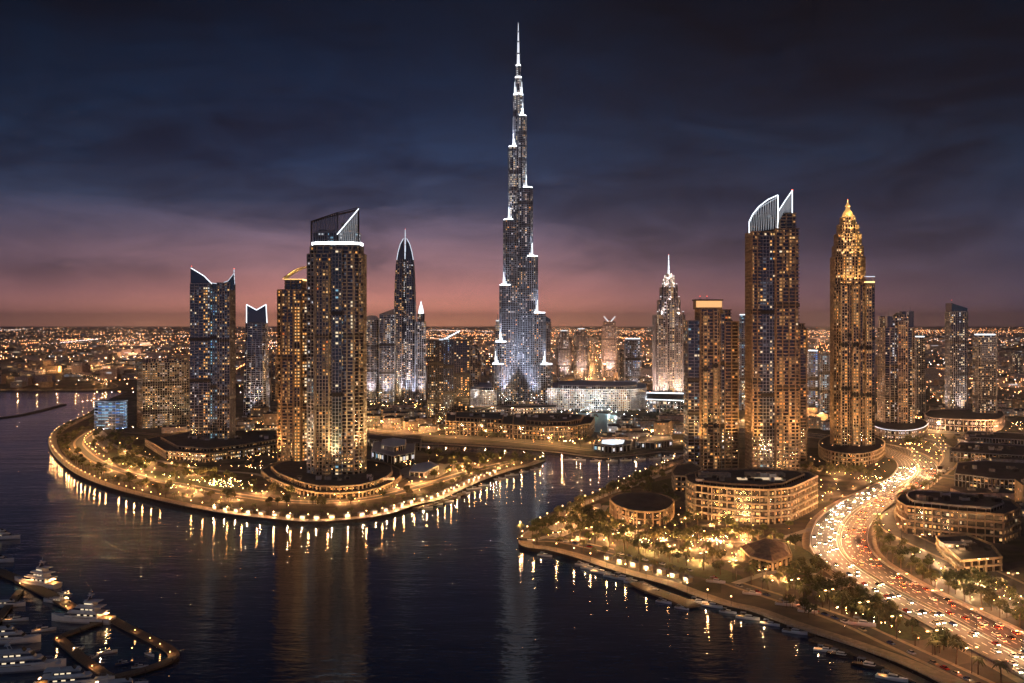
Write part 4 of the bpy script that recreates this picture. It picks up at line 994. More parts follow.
# podiums of the island towers
t = LowRise('podium', 'low terraced podium with a white lit front under the notched tower', [(146,446),(166,458.5),(205,462),(243,457),(300,447),(300,437),(240,437),(188,437)])
t.block(t.poly, 0, 8, **{**PO, 'fh':4, 'p':.7, 'pal':{'cream':4,'warm':4,'white':1}}); t.block(t.scaled(.8), 8, 10.5, **{**PO, 'p':.3}); t.uplights(t.poly, .5, 9000, (1,.62,.3)); t.plant(-50, 60, -20, 20, 10.5, 14); t.done()
t = LowRise('podium', 'two step dark roofed podium around the foot of the sail tower', [(262,474),(286,489),(318,498),(362,497),(394,486),(399,474),(372,466),(300,464)], smooth=2)
t.block(t.poly, 0, 4, **{**PO, 'p':.6, 'fh':4, 'roof':'dark_roof'}); t.block(t.scaled(.86), 4, 7.5, **{**PO, 'p':.7, 'fh':3.5}); t.uplights(t.poly, .5, 9000, (1,.55,.22)); t.plant(-60, 60, -50, -36, 7.5, 12); t.done()
t = LowRise('pavilion', 'white roofed low pavilion on the lawn beside the sail tower podium', [(372,458),(394,464),(414,460),(415,449),(392,446),(374,449)])
t.block(t.poly, 0, 8, glass='teal_glass', frame='white_paint', slab=(.8,.6), pil=(.6,.5,2), p=.5, pal={'white':3,'cream':2,'cyan':1}, bay=5, roof='silver_panel', fh=8); t.block(t.scaled(.55), 8, 13, glass='black_glass', frame='white_paint', p=.3, fh=5, roof='white_paint'); t.done()
t = LowRise('pavilion', 'flat grey pavilion beside the lake like canal behind the sail tower', [(368,446),(385,449),(420,450.5),(421,446.5),(390,443.5),(369,442)])
t.block(t.poly, 0, 9, glass='black_glass', frame='concrete', slab=(.8,.6), p=.4, pal={'white':2,'dimblue':3,'cream':2}, fh=4.5); t.done()
t = LowRise('pavilion', 'small tent roofed pavilion among the trees of the tower island', [(410,476),(424,477),(438,470),(430,466),(414,469)])
t.block(t.poly, 0, 4, glass='teal_glass', frame='white_paint', p=.5, pal={'white':2,'cream':2}, fh=4, bay=5, roof='white_paint'); t.done()
# mall
for nm, px, h in (('long brown terraced mall wing next to the black office tower', [(446,434),(480,436),(512,438),(513,428),(480,426),(447,425)], 17), ('long curved brown mall wing ending at the blue lake', [(514,438.5),(545,440.5),(570,440.5),(590,437),(594,430),(575,427),(545,427),(514,428.5)], 17)):
    t = LowRise('mall', nm, px, cat='mall', group=None)
    t.block(t.poly, 0, h, **{**PO, 'frame':'brown_stone', 'fh':5.6, 'p':.6, 'pal':GOLDPAL}); t.block(t.scaled(.7), h, h+4, **{**PO, 'p':.2, 'frame':'brown_stone'})
    t.plant(-60, 60, -12, 25, h+4, 14, 'white_paint'); t.uplights(t.poly, .5, 16000, (1,.55,.2)); t.done()
# white crescent hotels below the skyscraper
CRW = dict(glass='grey_glass', frame='white_paint', slab=(1.3,.8), pil=(.9,.6,1), p=.72, pal={'pale':5,'cream':3,'white':1.5,'mid':3,'dim':4}, bay=3.4, seed_cols=0, fh=4.0, win=(.6,.42), roof='silver_panel')
t = LowRise('crescent_hotel', 'long white crescent hotel with lit balconies right of the great skyscraper', [(548,409.5),(575,410.5),(605,411.5),(630,411),(646,408.5),(645,403),(620,403),(580,402),(550,402)], cat='hotel', single=90)
t.block(t.poly, 0, 36, **CRW); t.block(t.scaled(.8), 36, 41, **{**CRW, 'p':.3}); t.uplights(t.poly, .5, 34000, (1,.9,.87)); t.done()
t = LowRise('crescent_hotel', 'short white crescent hotel left of the great skyscraper', [(471,407.5),(482,409),(496,409.5),(496,402),(472,401)], cat='hotel', single=60)
t.block(t.poly, 0, 32, **CRW); t.block(t.scaled(.8), 32, 36, **{**CRW, 'p':.3}); t.uplights(t.poly, .5, 34000, (1,.9,.87)); t.done()
t = LowRise('convention_hall', 'flat hall with a long white lit roof edge in front of the stepped hotel tower', [(646,412),(684,413.5),(684,405),(647,404)], cat='hall')
t.block(t.poly, 0, 20, glass='grey_glass', frame='pinkish_stone', slab=(.8,.8), p=.6, pal=PALEPAL, bay=6, fh=6); t.ring_light(t.poly, 21, 2, 'edge_white'); t.uplights(t.poly, .5, 20000, (1,.82,.7)); t.done()
t = LowRise('lakeside_arcade', 'curved pale arcade along the near foot of the great skyscraper', [(440,417.5),(480,415.5),(520,414),(556,413),(556,410.5),(520,411),(480,412),(440,413.5)], cat='arcade')
t.block(t.poly, 0, 9, **{**PO, 'frame':'pinkish_stone', 'pal':{'cream':4,'pale':4,'warm':2}, 'p':.8, 'fh':4.5}); t.done()
# lamps added round the blue lake to brighten its water
for x, y, h in along(W2([(552,420),(562,429),(585,433),(606,435),(626,430),(628,419),(606,411.5),(575,411.5),(552,418)]), 48):
    o = thing('lake_fill_lamp', 'white lamp added at the rim to light the turquoise lake', 'lamp', (x, y, GZ), 0, 'added lamps lighting the turquoise lake')
    b = MB(); b.tube((0,0,0), (0,0,5.5), .1, 'dark_metal', .07, 6); b.build('pole', o); b = MB(); b.ball((0,0,5.9), .4, 'lamp_white', 8, 5); b.build('lamp_head', o)
    lamp_light('lake_fill_light', o, (0,0,6.6), 14000, (.72,.92,1), .4)
# right bank
t = LowRise('podium', 'curved five storey terraced podium with a dark roof under the two golden towers', [(687,507),(688,513),(696,518),(712,520.5),(735,523),(768,524.5),(790,522),(816,508),(806,502.5),(760,500.5),(700,502)], single=100)
t.block(t.poly, 0, 25, **{**PO, 'fh':5, 'p':.6, 'slab':(1.8,1.2)}); t.block(t.scaled(.84), 25, 27, **{**PO, 'p':0, 'frame':'brown_stone', 'slab':(.3,.3), 'pil':(.2,.3,2)})
for px_, k in ((-20, 24), (20, 30)):
    b = MB(); b.box((px_, 2+k*.2, 28.6), (k, 9, 3), 'cream_stone'); t.part(b, 'roof_pavilion')
b = MB(); b.box((12, -8, 27.6), (34, 6, 1.0), 'skylight_glow'); t.part(b, 'roof_skylight')
t.plant(-36, 36, -16, 14, 27, 14); t.uplights(t.poly, .6, 7000, (1,.52,.2)); t.done()
t = LowRise('podium', 'square stone podium at the left foot of the lantern roofed tower', [(673,486),(675,491),(694,492),(701,482),(692,477),(677,479)])
t.block(t.poly, 0, 13, **{**PO, 'fh':4.3, 'p':.7}); t.done()
t = LowRise('pavilion', 'round low pavilion with a dark domed roof and orange lit wall near the water', [(611,513),(622,522),(645,526.5),(665,524),(673,514),(660,508),(633,506.5),(616,508)], smooth=3, cat='pavilion')
t.block(t.poly, 0, 10, **{**PO, 'fh':5, 'p':.42, 'slab':(.8,.8), 'frame':'sand_stone'})
b = MB(); b.loft([[(x*k, y*k, z) for x, y in t.poly] for k, z in ((.98,10.2),(.8,12.6),(.5,14.4),(.15,15.2))], 'dark_roof'); t.part(b, 'domed_roof')
t.uplights(t.poly, .6, 9000, (1,.5,.16)); t.done()
t = LowRise('office_block', 'four storey crescent office with golden ground floor beside the highway bend', [(898,525),(901,529.5),(907,533.5),(950,539),(1003,543.5),(1019,536),(1010,527),(960,521),(908,517),(900,519.5)], cat='office', single=100)
t.block(t.poly, 0, 19, **{**PO, 'fh':4.75, 'p':.5, 'frame':'brown_stone'}); t.block(t.scaled(.8), 19, 21.5, **{**PO, 'p':0, 'frame':'grey_cladding', 'slab':(.3,.3), 'pil':(.2,.3,2)}); t.plant(-20, 40, -10, 10, 21.5, 9)
t.uplights(t.poly, .6, 7000, (1,.52,.2)); t.done()
t = LowRise('office_block', 'low angular dark roofed block in front of the crescent office', [(938,549),(947,560),(963,574),(1000,570.5),(990,557),(966,547)], cat='office')
t.block(t.poly, 0, 7.5, **{**PO, 'fh':3.75, 'p':.3, 'frame':'sand_stone'}); b = MB(); b.box((-8, 2, 8.8), (14, 8, 2.4), 'pale_metal'); t.part(b, 'roof_light'); t.plant(-12, 12, -8, 8, 7.5, 5); t.done()
t = LowRise('tent_hall', 'tan vaulted hall by the shore road below the curved podium', [(742,556),(752,566),(772,571),(790,564),(786,553),(765,548)], cat='hall')
t.block(t.poly, 0, 5, **{**PO, 'fh':5, 'p':.3, 'frame':'sand_stone'}); b = MB(); b.loft([[(x*k, y*k, z) for x, y in t.poly] for k, z in ((1.04,5.2),(.8,8),(.4,9.6),(.1,10))], 'brown_stone'); t.part(b, 'vaulted_roof'); t.done()
t = LowRise('podium', 'round stone podium ringing the foot of the gold domed tower', [(820,457),(832,463),(855,466),(876,462),(884,453),(870,446),(840,444),(823,449)], smooth=3)
t.block(t.poly, 0, 12, **{**PO, 'fh':4, 'p':.6}); t.uplights(t.poly, .6, 16000, (1,.52,.17)); t.done()
t = LowRise('podium', 'low round podium with white light rings under the crowned tower', [(872,432),(885,438),(905,439.5),(922,436),(926,429),(905,425),(880,426)], smooth=3)
t.block(t.poly, 0, 11, **{**PO, 'fh':5.5, 'p':.7, 'pal':{'white':3,'cream':4,'pale':2}, 'slab':(2.2,.9)}); t.ring_light(t.poly, 11.6, .9, 'edge_soft', out=1.8); t.done()
t = LowRise('arena', 'long low arena with a blazing front below the two dark towers', [(928,428.5),(950,431),(985,432.5),(1000,430),(1002,422),(970,420),(930,421)], cat='arena', smooth=2)
t.block(t.poly, 0, 16, **{**PO, 'fh':8, 'p':.9, 'frame':'pinkish_stone', 'pal':{'pale':4,'warm':3,'cream':3}}); t.uplights(t.poly, .6, 160000, (1,.72,.5)); t.done()
for i, (lb, px) in enumerate((('long dark flat roofed shed nearest to the arena', [(962,446),(1030,450),(1034,443),(968,440)]), ('long dark shed with a row of small lamps, middle of the three', [(950,462),(1030,467),(1034,456),(960,452)]), ('broad dark shed closest to the crescent office', [(955,486),(1000,492),(1050,494),(1050,476),(985,472),(958,474)]))):
    t = LowRise('shed', lb, px, cat='shed', single=40)
    t.block(t.poly, 0, 11, glass='black_glass', frame='grey_cladding', slab=(.4,.6), pil=(.5,.6,1), p=.3, pal={'cream':2,'warm':3,'white':1,'mid':4,'dim':4}, bay=3.4, fh=5.5, win=(.6,.3)); t.plant(-60, 60, -12, 12, 11, 16); t.done()
t = LowRise('boat_house', 'dark boat house with a lit white deck on the far canal bank', [(594,450.5),(612,453),(630,451),(632,446),(612,445),(596,446)], cat='boat house')
t.block(t.poly, 0, 7, glass='black_glass', frame='grey_cladding', p=.5, pal={'white':3,'cyan':1,'cream':2}, fh=7, bay=6); b = MB(); b.prism(t.scaled(.6), 7.2, 8.6, 'edge_soft'); t.part(b, 'lit_deck'); t.done()
t = LowRise('boat_house', 'low dark restaurant pier house near the end of the canal', [(636,448),(655,449),(672,446),(670,441),(640,442)], cat='boat house')
t.block(t.poly, 0, 7, glass='black_glass', frame='grey_cladding', p=.4, pal={'white':2,'cream':2,'warm':2}, fh=7, bay=6); t.done()

# ================================================================ ordinary low-rise blocks
def lowblock(w, d, h, style, seed, detail=True, wsz=1.0):
    """one plain block: walls, roof plant and lit windows on the sides"""
    rg = random.Random(seed); b = MB()
    fr = {0:'sand_stone', 1:'concrete', 2:'pinkish_stone', 3:'grey_cladding'}[style]
    b.prism(rect(w, d), 0, h, fr, cap='dark_roof')
    for p in range(3): b.box((rg.uniform(-w*.3, w*.3), rg.uniform(-d*.3, d*.3), h+.9), (rg.uniform(2,6), rg.uniform(2,5), 1.8), rg.choice(('pale_metal','concrete','dark_metal')))
    for sx_, sy_, L, hh in ((0,-1,w,0), (1,0,d,math.pi/2), (-1,0,d,math.pi/2), (0,1,w,0)):
        nb = int(L/3.6); nf = max(1, int(h/3.6))
        for i in range(nb):
            for k in range(nf):
                if rg.random() < (.75 if k == 0 else .30):
                    u = -L/2+(i+.5)*L/nb
                    x, y = (u, sy_*(d/2+.06)) if sx_ == 0 else (sx_*(w/2+.06), u)
                    m = rg.choice(('amber','warm','mid','mid','dim','dim','faint','pale','cream') if style != 3 else ('white','cyan','cream','warm','dim'))
                    b.box((x, y, (k+.5)*h/nf), (L/nb*.5*wsz, .12, min(1.5, h/nf*.42)*wsz), WIN[m].name, hh)
    return b
LB = []
for i in range(12):
    w, d, h = random.uniform(22,60), random.uniform(16,34), random.choice((6,8,9,12,15,20))
    LB.append((lowblock(w, d, h, i % 4, i).mesh('low_rise_building'), math.hypot(w, d)/2))
def put_blocks(poly_px, n, label, group, rmin=0, big=None, name='low_rise_building', tries=40, inside_land=True):
    c = 0; xs = [p[0] for p in poly_px]; ys = [p[1] for p in poly_px]
    for _ in range(n*tries):
        if c >= n: break
        px, py = random.uniform(min(xs), max(xs)), random.uniform(min(ys), max(ys))
        if not inside((px, py), poly_px): continue
        w = P(px, py, GZ); me, r = random.choice(LB)
        if not free(w.x, w.y, r*.85): continue
        o = link(name, me, None, (w.x, w.y, GZ)); o.rotation_euler = (0, 0, random.choice((0, math.pi/2))+random.uniform(-.25, .25)+math.atan2(w.x, w.y)*-.5)
        tag(o, label, 'building', group); take(w.x, w.y, r*.8); c += 1
    return c
n1 = put_blocks([(320,416),(430,412),(430,432),(380,430),(330,424)], 26, 'plain low block in the warm lit quarter behind the sail tower', 'low blocks behind the sail tower')
n2 = put_blocks([(560,384),(650,380),(650,401),(560,401)], 18, 'small low block among the lanes behind the white crescent hotel', 'low blocks behind the crescent hotel')
n3 = put_blocks([(600,428),(690,416),(690,440),(610,444)], 18, 'low waterside block between the blue lake and the golden towers', 'low blocks by the blue lake')
n4 = put_blocks([(925,440),(1040,436),(1060,520),(1010,512),(930,470)], 22, 'low block in the dark district right of the highway', 'low blocks right of the highway')
n5 = 0
n6 = put_blocks([(236,420),(276,420),(276,436),(200,436),(140,432)], 14, 'low block between the slab hotel and the brown tower', 'low blocks of the tower island')
n7 = put_blocks([(800,415),(876,412),(876,430),(800,430)], 12, 'low block behind the gold domed tower', 'low blocks behind the gold domed tower')
n8 = put_blocks([(926,392),(1040,392),(1040,418),(926,416)], 18, 'low block in the quarter behind the two dark towers', 'low blocks behind the two dark towers')
# villas and works of the far bank, then the plain out to the horizon
n9 = put_blocks([(-20,345),(240,345),(240,390),(120,384),(-20,378)], 56, 'far low block on the plain beyond the creek', 'far blocks beyond the creek')
n10 = put_blocks([(240,350),(480,350),(480,400),(240,400)], 50, 'far low block between the island towers and the horizon', 'far blocks behind the island towers')
n11 = put_blocks([(560,345),(1040,345),(1040,390),(560,375)], 58, 'far low block on the plain behind the right bank towers', 'far blocks behind the right bank')
print('lowblocks', n1,n2,n3,n4,n5,n6,n7,n8,n9,n10,n11)

def far_xy(r, ya, yb, xa=-.62, xb=.62):
    y = math.exp(r.uniform(math.log(ya), math.log(yb))); return r.uniform(xa, xb)*y, y
rg = random.Random(11); b = MB(); cnt = 0
while cnt < 2600:
    x, y = far_xy(rg, 2300, 26000)
    if y < 2330 and x < -900: continue
    s = 1+y/9000
    w, d, h = rg.uniform(18,50)*s, rg.uniform(14,34)*s, rg.choice((5,7,9,12,16,26))*rg.uniform(.8,1.2)
    if y < 6000 and not free(x, y, w*.5): continue
    a = rg.uniform(-.2,.2); b.box((x, y, GZ+h/2), (w, d, h), rg.choice(('sand_stone','concrete','pinkish_stone','grey_cladding')), a)
    if rg.random() < .6: b.box((x+rg.uniform(-.2,.2)*w, y-d*.5-.4, GZ+h*rg.uniform(.3,.7)), (w*rg.uniform(.15,.6), .3, 2.2), rg.choice(('window_amber','window_warm','window_cream','window_white','window_dim')), 0)
    cnt += 1
kind(b.build('distant_city'), 'stuff')
# lamps of the far city: along straight streets and scattered
b = MB(); rg = random.Random(5)
emat('far_lamp_orange', (1,.34,.11), 12); emat('far_lamp_warm', (1,.50,.24), 9); emat('far_lamp_white', (1,.82,.78), 7)
FL = ['far_lamp_orange']*5+['far_lamp_warm']*4+['far_lamp_white']*2
def far_lamp(x, y, m, k=1.0):
    s = (.6+y/5200)*k; z = GZ+9
    n = len(b.v); b.v += [(x-s,y,z), (x,y-s,z), (x+s,y,z), (x,y+s,z), (x,y,z+s), (x,y,z-s)]
    for q in ((0,1,4),(1,2,4),(2,3,4),(3,0,4),(1,0,5),(2,1,5),(3,2,5),(0,3,5)): b.face(tuple(n+i for i in q), m)
for _ in range(260):
    x, y = far_xy(rg, 1900, 22000); L = rg.uniform(300, 2500)*(1+y/9000); a = rg.choice((0, 0, 0, math.pi/2))+rg.uniform(-.25,.25)+.12
    m = rg.choice(FL); st = 34*(1+y/7000); k = 0; s_ = rg.choice((.7,1,1,1.3))
    while k < L:
        xx, yy = x+math.cos(a)*k, y+math.sin(a)*k; k += st
        if yy < 2300 and xx < -850 or yy < 1700: continue
        if rg.random() < .9: far_lamp(xx, yy, m, s_)
for _ in range(11000):
    x, y = far_xy(rg, 1800, 40000)
    if y < 2330 and x < -800: continue
    from mathutils import noise as NOI
    if NOI.noise(Vector((x/1400, y/2400, 3.3))) < rg.uniform(-.25, .22): continue
    far_lamp(x, y, rg.choice(FL), rg.choice((.3,.4,.55,.8,1.3)))
kind(b.build('distant_lamps'), 'stuff')
# a few strong tall lamps added out there to light the plain
FILL_LAMPS = [(-1750,4600,1.89e6),(-900,6200,0.336e7),(-2600,7000,0.42e7),(-300,5200,0.252e7),(700,4700,1.89e6),(1500,5200,0.252e7),(2300,6000,0.336e7),(400,8500,0.63e7),(-1500,9500,0.84e7),(2800,9000,0.84e7),(900,3000,0.63e6),(1250,2300,0.42e6),(-1300,3200,0.84e6),(-560,2900,0.63e6),(-350,2300,0.42e6),(250,2700,0.504e6),(480,2250,0.42e6),(-2200,3600,1.05e6),(1700,3100,0.84e6)]
for i, (x, y, p) in enumerate(FILL_LAMPS):
    mb = MB(); mb.tube((0,0,0), (0,0,38), .7, 'dark_metal', .35, 6)
    hd = MB(); hd.tube((0,0,38), (0,0,40.5), 2.2, 'lamp_warm', 2.6, 8)
    o = thing('plain_fill_lamp', 'tall lamp added to light the far plain', 'mast', (x, y, GZ), 0, 'added tall lamps of the far plain')
    mb.build('mast', o); hd.build('lamp_head', o); lamp_light('plain_fill_lamp_%d' % int(p), o, (0,0,46), p, (1,.50,.26), 3)
# ================================================================ plants
rt = random.Random(21)
def palm_parts(h, nf, seed):
    r = random.Random(seed); tb = MB(); p = Vector((0,0,0)); lean = Vector((r.uniform(-.05,.05), r.uniform(-.05,.05), 0))
    n = 5
    for i in range(n):
        q = p+Vector((lean.x*h/n*(1+i*.4), lean.y*h/n*(1+i*.4), h/n)); tb.tube(p, q, .26-.02*i, 'bark', .24-.02*i, 6); p = q
    fb = MB()
    for k in range(nf):
        a = 2*math.pi*k/nf+r.uniform(-.2,.2); up = r.uniform(.1, 1.0); L = r.uniform(2.4, 3.3); d = Vector((math.cos(a), math.sin(a), 0)); s = Vector((-d.y, d.x, 0))
        prev = p.copy(); w0 = .18
        for j in range(1, 6):
            f = j/5; c = p+d*(L*f)+Vector((0,0, L*(up*f-1.05*f*f))); w = .55*math.sin(math.pi*min(1, f*.85+.12))
            for sg in (-1, 1):
                fb.quad(prev, c, c+s*(sg*w)-Vector((0,0,w*.5)), prev+s*(sg*w0)-Vector((0,0,w0*.5)), 'frond')
            prev = c; w0 = w
    return tb.mesh('trunk'), fb.mesh('crown')
def tree_parts(h, rad, leaf, seed):
    r = random.Random(seed); tb = MB(); th = h*.42
    tb.tube((0,0,0), (0,0,th), .22, 'bark', .15, 6); fb = MB(); cl = []
    for k in range(6):
        a = 2*math.pi*k/6+r.uniform(-.5,.5); e = r.uniform(.25,1.1); L = rad*r.uniform(.45,.8)
        c = Vector((math.cos(a)*math.cos(e)*L, math.sin(a)*math.cos(e)*L, th+math.sin(e)*L*1.1)); tb.tube((0,0,th*.9), c, .10, 'bark', .04, 5); cl.append((c, rad*r.uniform(.38,.62)))
    cl.append((Vector((0,0,th+rad*.8)), rad*.55))
    for c, q in cl:
        for _ in range(46):
            d = Vector((r.gauss(0,1), r.gauss(0,1), r.gauss(0,.8))).normalized()*q*r.uniform(.45,1.05); o = c+d
            n = (d.normalized()+Vector((r.uniform(-.6,.6), r.uniform(-.6,.6), r.uniform(-.2,.8)))).normalized(); u = n.orthogonal().normalized(); v = n.cross(u); s = r.uniform(.28,.55)
            fb.quad(o-u*s-v*s*.5, o+u*s-v*s*.5, o+u*s*.8+v*s*.6, o-u*s*.8+v*s*.5, leaf)
    return tb.mesh('trunk'), fb.mesh('crown')
PALMS = [palm_parts(h, nf, i) for i, (h, nf) in enumerate(((6.0,15),(7.2,17),(5.2,14),(8.0,16)))]
TREES = [tree_parts(h, r_, lf, i) for i, (h, r_, lf) in enumerate(((6.5,2.8,'leaf'),(7.5,3.3,'leaf_olive'),(5.5,2.5,'leaf_dark'),(6.0,3.0,'leaf'),(8.5,3.6,'leaf_dark')))]
NT = {'palm_tree': 0, 'tree': 0}
def plant(kd, x, y, label, group, sc=1.0, z=GZ):
    if NT[kd] >= 296: return False
    NT[kd] += 1
    tm, cm = rt.choice(PALMS if kd == 'palm_tree' else TREES)
    o = thing(kd, label, 'palm tree' if kd == 'palm_tree' else 'tree', (x, y, z), rt.uniform(0, 6.28), group); k = sc*rt.uniform(.95, 1.45); o.scale = (k, k, k*rt.uniform(.92, 1.1))
    link('trunk', tm, o); link('crown', cm, o); return True
def scatter(poly, n, kd, r, label, group, sc=1.0, tries=60):
    xs = [p[0] for p in poly]; ys = [p[1] for p in poly]; c = 0
    D0, D1 = P(0, max(ys)).y, P(0, min(ys)).y
    for _ in range(n*tries):
        if c >= n: break
        D = rt.uniform(D0, D1); py = HY+FP*(HC-GZ)/D; px = rt.uniform(min(xs), max(xs))
        if not inside((px, py), poly): continue
        w = P(px, py, GZ)
        if not free(w.x, w.y, r): continue
        if plant(kd, w.x, w.y, label, group, sc): take(w.x, w.y, r*.8); c += 1
    return c
# rows along the water
for x, y, h in along(PEN[12:], 13.5, off=11.5):
    if free(x, y, .5) : plant('palm_tree', x, y, 'short palm in the golden row along the curved promenade of the tower island', 'palms along the island promenade', .85)
for x, y, h in along(RIGHT[9:62], 11, off=10.5):
    if free(x, y, .5): plant('palm_tree', x, y, 'palm in the lamp lit row along the right bank quay', 'palms along the right bank quay', .9)
for x, y, h in along(STW['coast'], 13, off=6.5):
    if abs(x) < .56*y and free(x, y, -1.5): plant('palm_tree', x, y, 'palm in the row beside the right bank shore road', 'palms along the shore road', 1.0)
for x, y, h in along(HWY[40:150], 15, off=24.5):
    if free(x, y, .5): plant('palm_tree', x, y, 'dusty palm on the verge between highway and slip road', 'palms on the highway verge')
a = scatter([(92,424),(58,440),(75,466),(140,491),(230,507),(320,512),(395,501),(470,480),(530,462),(460,457),(410,468),(392,484),(310,498),(255,486),(205,466),(150,461),(135,440)], 112, 'tree', 2.6, 'round garden tree lit gold from below in the park strip of the tower island', 'trees of the island park')
b_ = scatter([(395,462),(440,455),(530,460),(470,474),(420,482)], 26, 'tree', 2.8, 'dark bushy tree on the narrow tongue of the tower island', 'trees on the island tongue')
c = scatter([(525,536),(560,516),(610,490),(660,468),(690,500),(700,525),(760,532),(815,526),(806,545),(800,590),(740,578),(640,555),(570,542)], 92, 'tree', 2.8, 'round tree lit gold from below in the right bank park', 'trees of the right bank park')
c2 = scatter([(530,536),(620,500),(690,520),(740,540),(800,545),(800,590),(740,578),(640,555),(570,542)], 44, 'palm_tree', 2.0, 'tall palm standing inside the right bank park', 'palms of the right bank park')
d = scatter([(800,560),(850,582),(900,615),(950,645),(960,662),(900,645),(830,615),(790,597)], 34, 'tree', 2.6, 'dark tree on the slope below the highway bend', 'trees below the highway bend')
d2 = scatter([(870,560),(890,540),(940,575),(1030,625),(1030,640),(960,605),(900,575)], 24, 'tree', 2.4, 'dark tree between the highway and the low angular block', 'trees beside the slip road')
e = scatter([(330,415),(430,422),(600,440),(600,446),(430,436),(330,430)], 40, 'palm_tree', 3, 'small palm in front of the brown mall wings', 'palms by the mall')
e2 = scatter([(810,470),(890,470),(880,485),(850,500),(815,510)], 22, 'palm_tree', 2.4, 'palm on the grass inside the highway curve', 'palms inside the highway curve')
print('plants', a, b_, c, c2, d, d2, e, e2, NT)

# ================================================================ lamps
def lamp_proto(kind_, x, y, label, group, head, power, h, col, rz=0.0):
    o = thing(kind_, label, 'lamp', (x, y, GZ), rz, group)
    return o
LM = {}
def lamp_mesh(k):
    if k in LM: return LM[k]
    p, hd = MB(), MB()
    if k == 'globe':
        p.tube((0,0,0), (0,0,.4), .16, 'dark_metal', n=8); p.tube((0,0,.4), (0,0,4.6), .07, 'dark_metal', .05, 6); hd.ball((0,0,4.95), .36, 'lamp_warm', 8, 6)
    elif k == 'garden':
        p.tube((0,0,0), (0,0,.8), .10, 'dark_metal', n=6); hd.tube((0,0,.8), (0,0,1.15), .22, 'lamp_orange', .26, 8)
    elif k == 'white':
        p.tube((0,0,0), (0,0,6.6), .09, 'dark_metal', .06, 6); p.tube((0,0,6.6), (0,0,6.75), .5, 'dark_metal', .2, 8); hd.tube((0,0,6.35), (0,0,6.59), .3, 'lamp_white', .42, 8)
    else:
        p.tube((0,0,0), (0,0,10.5), .14, 'dark_metal', .08, 6)
        for s in (-1, 1): p.tube((0,0,10.3), (0, s*2.4, 10.9), .06, 'dark_metal', n=5)
        hd.box((0,-2.5,10.85), (.5,1.1,.22), 'lamp_warm'); hd2 = MB(); hd2.box((0,2.5,10.85), (.5,1.1,.22), 'lamp_warm'); LM['arm2'] = hd2.mesh('lamp_head')
    LM[k] = (p.mesh('pole'), hd.mesh('lamp_head')); return LM[k]
NL = {}
def lamp(k, x, y, label, group, power, col, rz=0.0, light=True, z=GZ):
    if NL.get(k, 0) >= 296: return
    NL[k] = NL.get(k, 0)+1
    pm, hm = lamp_mesh(k); o = thing({'globe':'globe_lamp','garden':'garden_lamp'}.get(k,'street_lamp'), label, {'globe':'globe lamp','garden':'garden lamp'}.get(k,'street lamp'), (x, y, z), rz, group)
    link('pole', pm, o); link('lamp_head', hm, o)
    if k == 'street': link('lamp_head', LM['arm2'], o)
    if light:
        hz_ = {'globe': 5.5, 'garden': 1.7, 'white': 6.1, 'street': 10.3}[k]
        lamp_light('%s_light_%d_%s' % (k, int(power), 'o' if col[2] < .2 else 'w' if col[2] < .6 else 'c'), o, (0, 0, hz_), power, col, .35)
OR, WA, CO = (1,.45,.15), (1,.60,.30), (.85,.92,1)
for x, y, h in [q for i, q in enumerate(along(PEN[10:], 15.5, off=2.0, start=4)) if (q[1] < 1180 or i % 3 == 0) and rt.random() < .86]: lamp('globe', x, y, 'globe lamp on the curved quay edge of the tower island', 'globe lamps of the island quay', rt.choice((1300, 2200, 3200)), OR)
for x, y, h in along(RIGHT[6:72], 17, off=2.0, start=4): lamp('globe', x, y, 'globe lamp on the right bank quay edge', 'globe lamps of the right bank quay', rt.choice((1300, 2200, 3200)), OR)
for x, y, h in along(RING[4:], 25, off=6.2): lamp('globe', x, y, 'globe lamp beside the island ring road', 'lamps of the island ring road', 9500, OR)
for x, y, h in along(HWY[20:150], 34): lamp('street', x, y, 'twin armed lamp on the median of the curved highway', 'twin lamps of the highway median', 52000, (1,.42,.16), rz=h)
for k, st, pw, lb in (('arena', 34, 200000, 'street lamp on the bright road in front of the arena'), ('mall', 30, 26000, 'street lamp on the road before the brown mall wings'), ('coast', 24, 5000, 'street lamp on the right bank shore road'), ('slip', 34, 16000, 'street lamp on the slip road by the crescent office'), ('north', 36, 30000, 'street lamp on the boulevard under the great skyscraper'), ('east', 40, 26000, 'street lamp on the street between the dark sheds'), ('left_block', 30, 22000, 'street lamp behind the podium of the notched tower')):
    for x, y, h in along(STW[k], st, off=SWD[k]/2+1):
        if -450 < x < 900: lamp('white' if k in ('east',) else 'street', x, y, lb, lb.replace('street lamp', 'lamps'), pw, WA if k in ('north','east') else (1,.50,.20), rz=h)
for k, st, pw, lb, sz in (('farleft', 34, 60000, 'street lamp on the golden road along the far bank', 1), ('farquay', 44, 14000, 'lamp on the far bank quay of the creek', 1), ('vista', 60, 90000, 'street lamp on the golden straight road running to the horizon', 1)):
    for x, y, h in along(STW[k], st, off=SWD[k]/2+1):
        if abs(x) < .6*y:
            lamp('street', x, y, lb, lb.replace('street lamp', 'lamps').replace('lamp on', 'lamps on'), pw, (1,.46,.15), rz=h)
def lamps_in(poly, n, label, group, power, col, k='garden'):
    xs = [p[0] for p in poly]; ys = [p[1] for p in poly]; c = 0
    for _ in range(n*60):
        if c >= n: break
        px, py = rt.uniform(min(xs), max(xs)), rt.uniform(min(ys), max(ys))
        if not inside((px, py), poly): continue
        w = P(px, py, GZ)
        if not all((w.x-a)**2+(w.y-b)**2 > (q*.9)**2 for a, b, q in TAKEN if q > 4): continue
        lamp(k, w.x, w.y, label, group, power, col); c += 1
print('lamps', NL)
